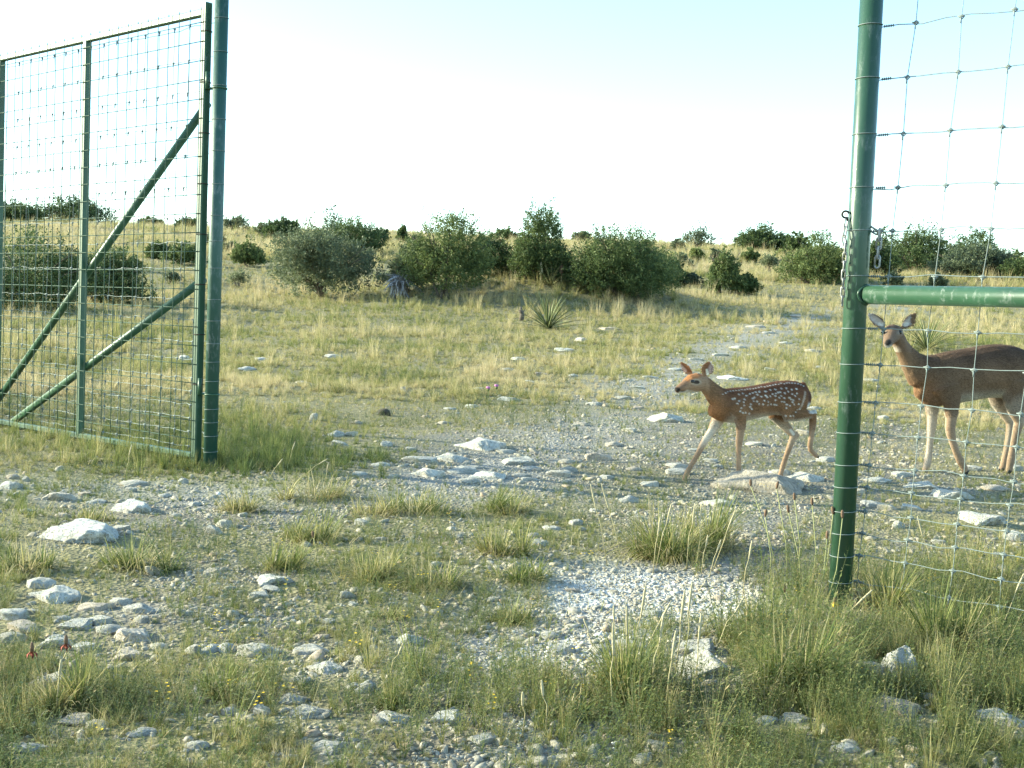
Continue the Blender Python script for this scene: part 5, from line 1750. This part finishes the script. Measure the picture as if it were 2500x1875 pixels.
# grass kinds
GK = [tuft_mesh('tuft_a', M_grass, [dict(n=34, h=.10, spread=.35, w=0.0054, lean=.5, r0=.035, seed=1), dict(n=14, h=.06, spread=.5, w=0.0048, lean=.9, r0=.04, seed=2)]),
      tuft_mesh('tuft_b', M_grass, [dict(n=30, h=.15, spread=.3, w=0.0051, lean=.45, r0=.03, seed=3), dict(n=16, h=.08, spread=.5, w=0.0048, lean=.9, r0=.045, seed=4)]),
      tuft_mesh('tuft_c', M_grass, [dict(n=40, h=.12, spread=.4, w=0.0054, lean=.8, r0=.03, seed=5, curl=1.3)]),
      tuft_mesh('tuft_d', M_grass, [dict(n=22, h=.24, spread=.2, w=0.0045, lean=.25, r0=.03, seed=6), dict(n=20, h=.11, spread=.4, w=0.0051, lean=.7, r0=.04, seed=7)]),
      tuft_mesh('tuft_e', M_grass, [dict(n=46, h=.05, spread=.6, w=0.0058, lean=.9, r0=.06, seed=8)])]
WK = [weed_mesh('weed', 50 + k, None, nst=6 + k, h=.10 + .03 * k) for k in range(4)]


def tint_at(x, y):
    d = np.hypot(x, y)
    t = .47 + (fbm(x / 1.3, y / 1.3, 41) - .5) * .8 + (fbm(x / 5, y / 5, 43) - .5) * .5
    t = t + .19 * sstep(7, 11, d) - .04 * sstep(17, 24, y) * (1 - sstep(28, 40, y)) + .05 * sstep(36, 60, y)
    t = t - .10 * (1 - sstep(3.0, 5.0, d))
    return t + rng.normal(0, .10, len(x))


def grass_field(name, n, r0, r1, p, kinds, base, thin=1.0, weights=None, bright=0.0):
    x, y = sample(n, r0, r1, p, 31)
    g = grassiness(x, y)
    pa = fbm(x / .4, y / .4, 61)
    acc = np.clip((g ** 1.5) * (.35 + 1.3 * sstep(.38, .66, pa)) * thin + .05, 0, 1)
    k = rng.uniform(0, 1, len(x)) < acc
    x, y, g = x[k], y[k], g[k]
    if r0 < 12:
        k = clear_of_rocks(x, y); x, y, g = x[k], y[k], g[k]
    s = base * (.55 + .6 * g) * np.exp(rng.normal(0, .28, len(x))) * (1 + .35 * (fbm(x / 2, y / 2, 77) - .5) * 2)
    scl = np.stack([s, s, s * rng.uniform(.75, 1.3, len(x))], -1)
    idx = rng.choice(len(kinds), len(x), p=weights)
    return scatter(name, np.stack([x, y, T(x, y)], -1), rnd_rot(len(x)), scl, idx, tint_at(x, y) + bright, kinds, '')


grass_field('near_grass', 72000, 2.1, 14, 1.0, GK, .185, weights=[.27, .2, .23, .1, .2])
grass_field('field_grass', 110000, 11, 46, 1.25, GK, .38, weights=[.3, .2, .3, .08, .12], bright=.03, thin=.8)
grass_field('hill_grass', 52000, 42, 112, 1.0, GK, 1.0, weights=[.2, .3, .15, .3, .05], bright=.05)

grass_field('tall_field_grass', 2600, 14, 60, 1.0, [GK[1], GK[3]], .72, thin=.9, weights=[.4, .6], bright=.1)
c = ground_hit(1330, 690)
x = np.concatenate([c.x + rng.normal(0, 1.6, 500), rng.uniform(-9, 12, 1500)]); y = np.concatenate([c.y + rng.normal(0, 1.3, 500), rng.uniform(24, 33, 1500)])
s = np.exp(rng.normal(-.22, .35, len(x)))
scatter('slope_grass', np.stack([x, y, T(x, y)], -1), rnd_rot(len(x)), np.stack([s, s, s], -1), rng.choice(5, len(x), p=[.1, .35, .1, .4, .05]), np.clip(tint_at(x, y) + .08, 0, 1), GK, '')
x, y = sample(16000, 9, 70, 1.2, 31)
g = fbm(x / 1.6, y / 1.6, 133)
k = rng.uniform(0, 1, len(x)) < sstep(.48, .68, g) * grassiness(x, y); x, y = x[k], y[k]
s = np.exp(rng.normal(-.55, .35, len(x))) * (1 + y / 40)
scatter('field_forbs', np.stack([x, y, T(x, y)], -1), rnd_rot(len(x)), np.stack([s, s, s * .9], -1), rng.integers(0, len(WK), len(x)), np.clip(rng.normal(.35, .25, len(x)), 0, 1), WK, '')
x, y = sample(30000, 2.1, 16, 1.0, 31)
g = grassiness(x, y); pa = fbm(x / .3, y / .3, 91)
k = (rng.uniform(0, 1, len(x)) < np.clip(g * sstep(.42, .6, pa) * 1.3 + .11, 0, 1))
x, y = x[k], y[k]; k = clear_of_rocks(x, y); x, y = x[k], y[k]
s = np.exp(rng.normal(-1.0, .3, len(x)))
scatter('weeds', np.stack([x, y, T(x, y)], -1), rnd_rot(len(x)), np.stack([s, s, s], -1), rng.integers(0, len(WK), len(x)), np.clip(rng.normal(.5, .2, len(x)), 0, 1), WK, '')

# the strong tall growth by the lower right corner and under the gate
def patch_grass(name, spots, n, h, seed):
    g_ = np.random.default_rng(seed); X, Y = [], []
    for px, py, rx, ry in spots:
        c = ground_hit(px, py); X.append(c.x + g_.normal(0, rx, n)); Y.append(c.y + g_.normal(0, ry, n))
    x, y = np.concatenate(X), np.concatenate(Y)
    k = clear_of_rocks(x, y, .9) & (y > 1.9); x, y = x[k], y[k]
    s = h * np.exp(g_.normal(0, .25, len(x)))
    scatter(name, np.stack([x, y, T(x, y)], -1), rnd_rot(len(x)), np.stack([s * .9, s * .9, s], -1), g_.choice(len(GK), len(x), p=[.15, .3, .15, .35, .05]), tint_at(x, y) - .06, GK, '')


patch_grass('tall_grass', [(2190, 1620, .3, .25), (2350, 1560, .3, .35), (2300, 1720, .35, .25), (1950, 1620, .25, .25), (2420, 1440, .3, .3), (1560, 1720, .3, .22)], 150, .30, 5)
X, Y = [], []
for px, py, rx, ry in [(2170, 1620, .35, .28), (2350, 1560, .35, .35), (2300, 1720, .4, .3), (1950, 1620, .3, .3), (2420, 1440, .35, .35), (1560, 1720, .4, .22), (1800, 1700, .3, .2), (1880, 1450, .25, .25), (250, 1720, .5, .2)]:
    c = ground_hit(px, py); X.append(c.x + rng.normal(0, rx, 270)); Y.append(c.y + rng.normal(0, ry, 270))
x, y = np.concatenate(X), np.concatenate(Y); k = clear_of_rocks(x, y) & (y > 1.9); x, y = x[k], y[k]
s = np.exp(rng.normal(-.45, .35, len(x)))
scatter('tall_weeds', np.stack([x, y, T(x, y)], -1), rnd_rot(len(x)), np.stack([s * .8, s * .8, s], -1), rng.integers(0, len(WK), len(x)), np.clip(rng.normal(.55, .2, len(x)), 0, 1), WK, '')
patch_grass('gate_grass', [(120, 1060, .7, .25), (300, 1100, .6, .2), (460, 1130, .35, .15), (640, 1080, .35, .45), (700, 1120, .3, .25), (590, 1020, .3, .6)], 190, .36, 6)

LK = [tuft_mesh('litter', M_grass, [dict(n=7, h=.045, spread=.12, w=.0022, lean=1.5, r0=.10, seed=300 + k, curl=.15)]) for k in range(3)]
x, y = sample(5000, 2.1, 14, 1.0, 31)
k = rng.uniform(0, 1, len(x)) < np.clip(.05 + grassiness(x, y), 0, 1) * sstep(.35, .6, fbm(x / .5, y / .5, 171)); x, y = x[k], y[k]
scatter('dry_litter', np.stack([x, y, T(x, y) + .012], -1), rnd_rot(len(x)), np.ones((len(x), 3)) * rng.uniform(.6, 1.3, (len(x), 1)), rng.integers(0, 3, len(x)), np.clip(rng.normal(.78, .12, len(x)), 0, 1), LK, '')

FK = [flower_mesh('blossoms', 70 + k) for k in range(3)]
X, Y = [], []
for px, py, rx, ry, n_ in [(350, 1170, .45, .08, 40), (2420, 1430, .25, .25, 46), (2150, 1490, .3, .25, 40), (1900, 1600, .35, .3, 40), (1250, 1225, .1, .1, 10), (850, 1470, .5, .5, 40), (400, 1650, .5, .35, 40), (1450, 1740, .4, .2, 24), (2200, 1230, .5, .5, 20), (1150, 1350, .5, .4, 16)]:
    c = ground_hit(px, py); n_ = max(3, int(n_ * .32)); X.append(c.x + rng.normal(0, rx, n_)); Y.append(c.y + rng.normal(0, ry, n_))
x, y = np.concatenate(X), np.concatenate(Y)
s = rng.uniform(.25, .48, len(x))
scatter('wildflowers', np.stack([x, y, T(x, y) + .015], -1), rnd_rot(len(x)), np.stack([s, s, s], -1), rng.integers(0, 3, len(x)), np.zeros(len(x)), FK, '')
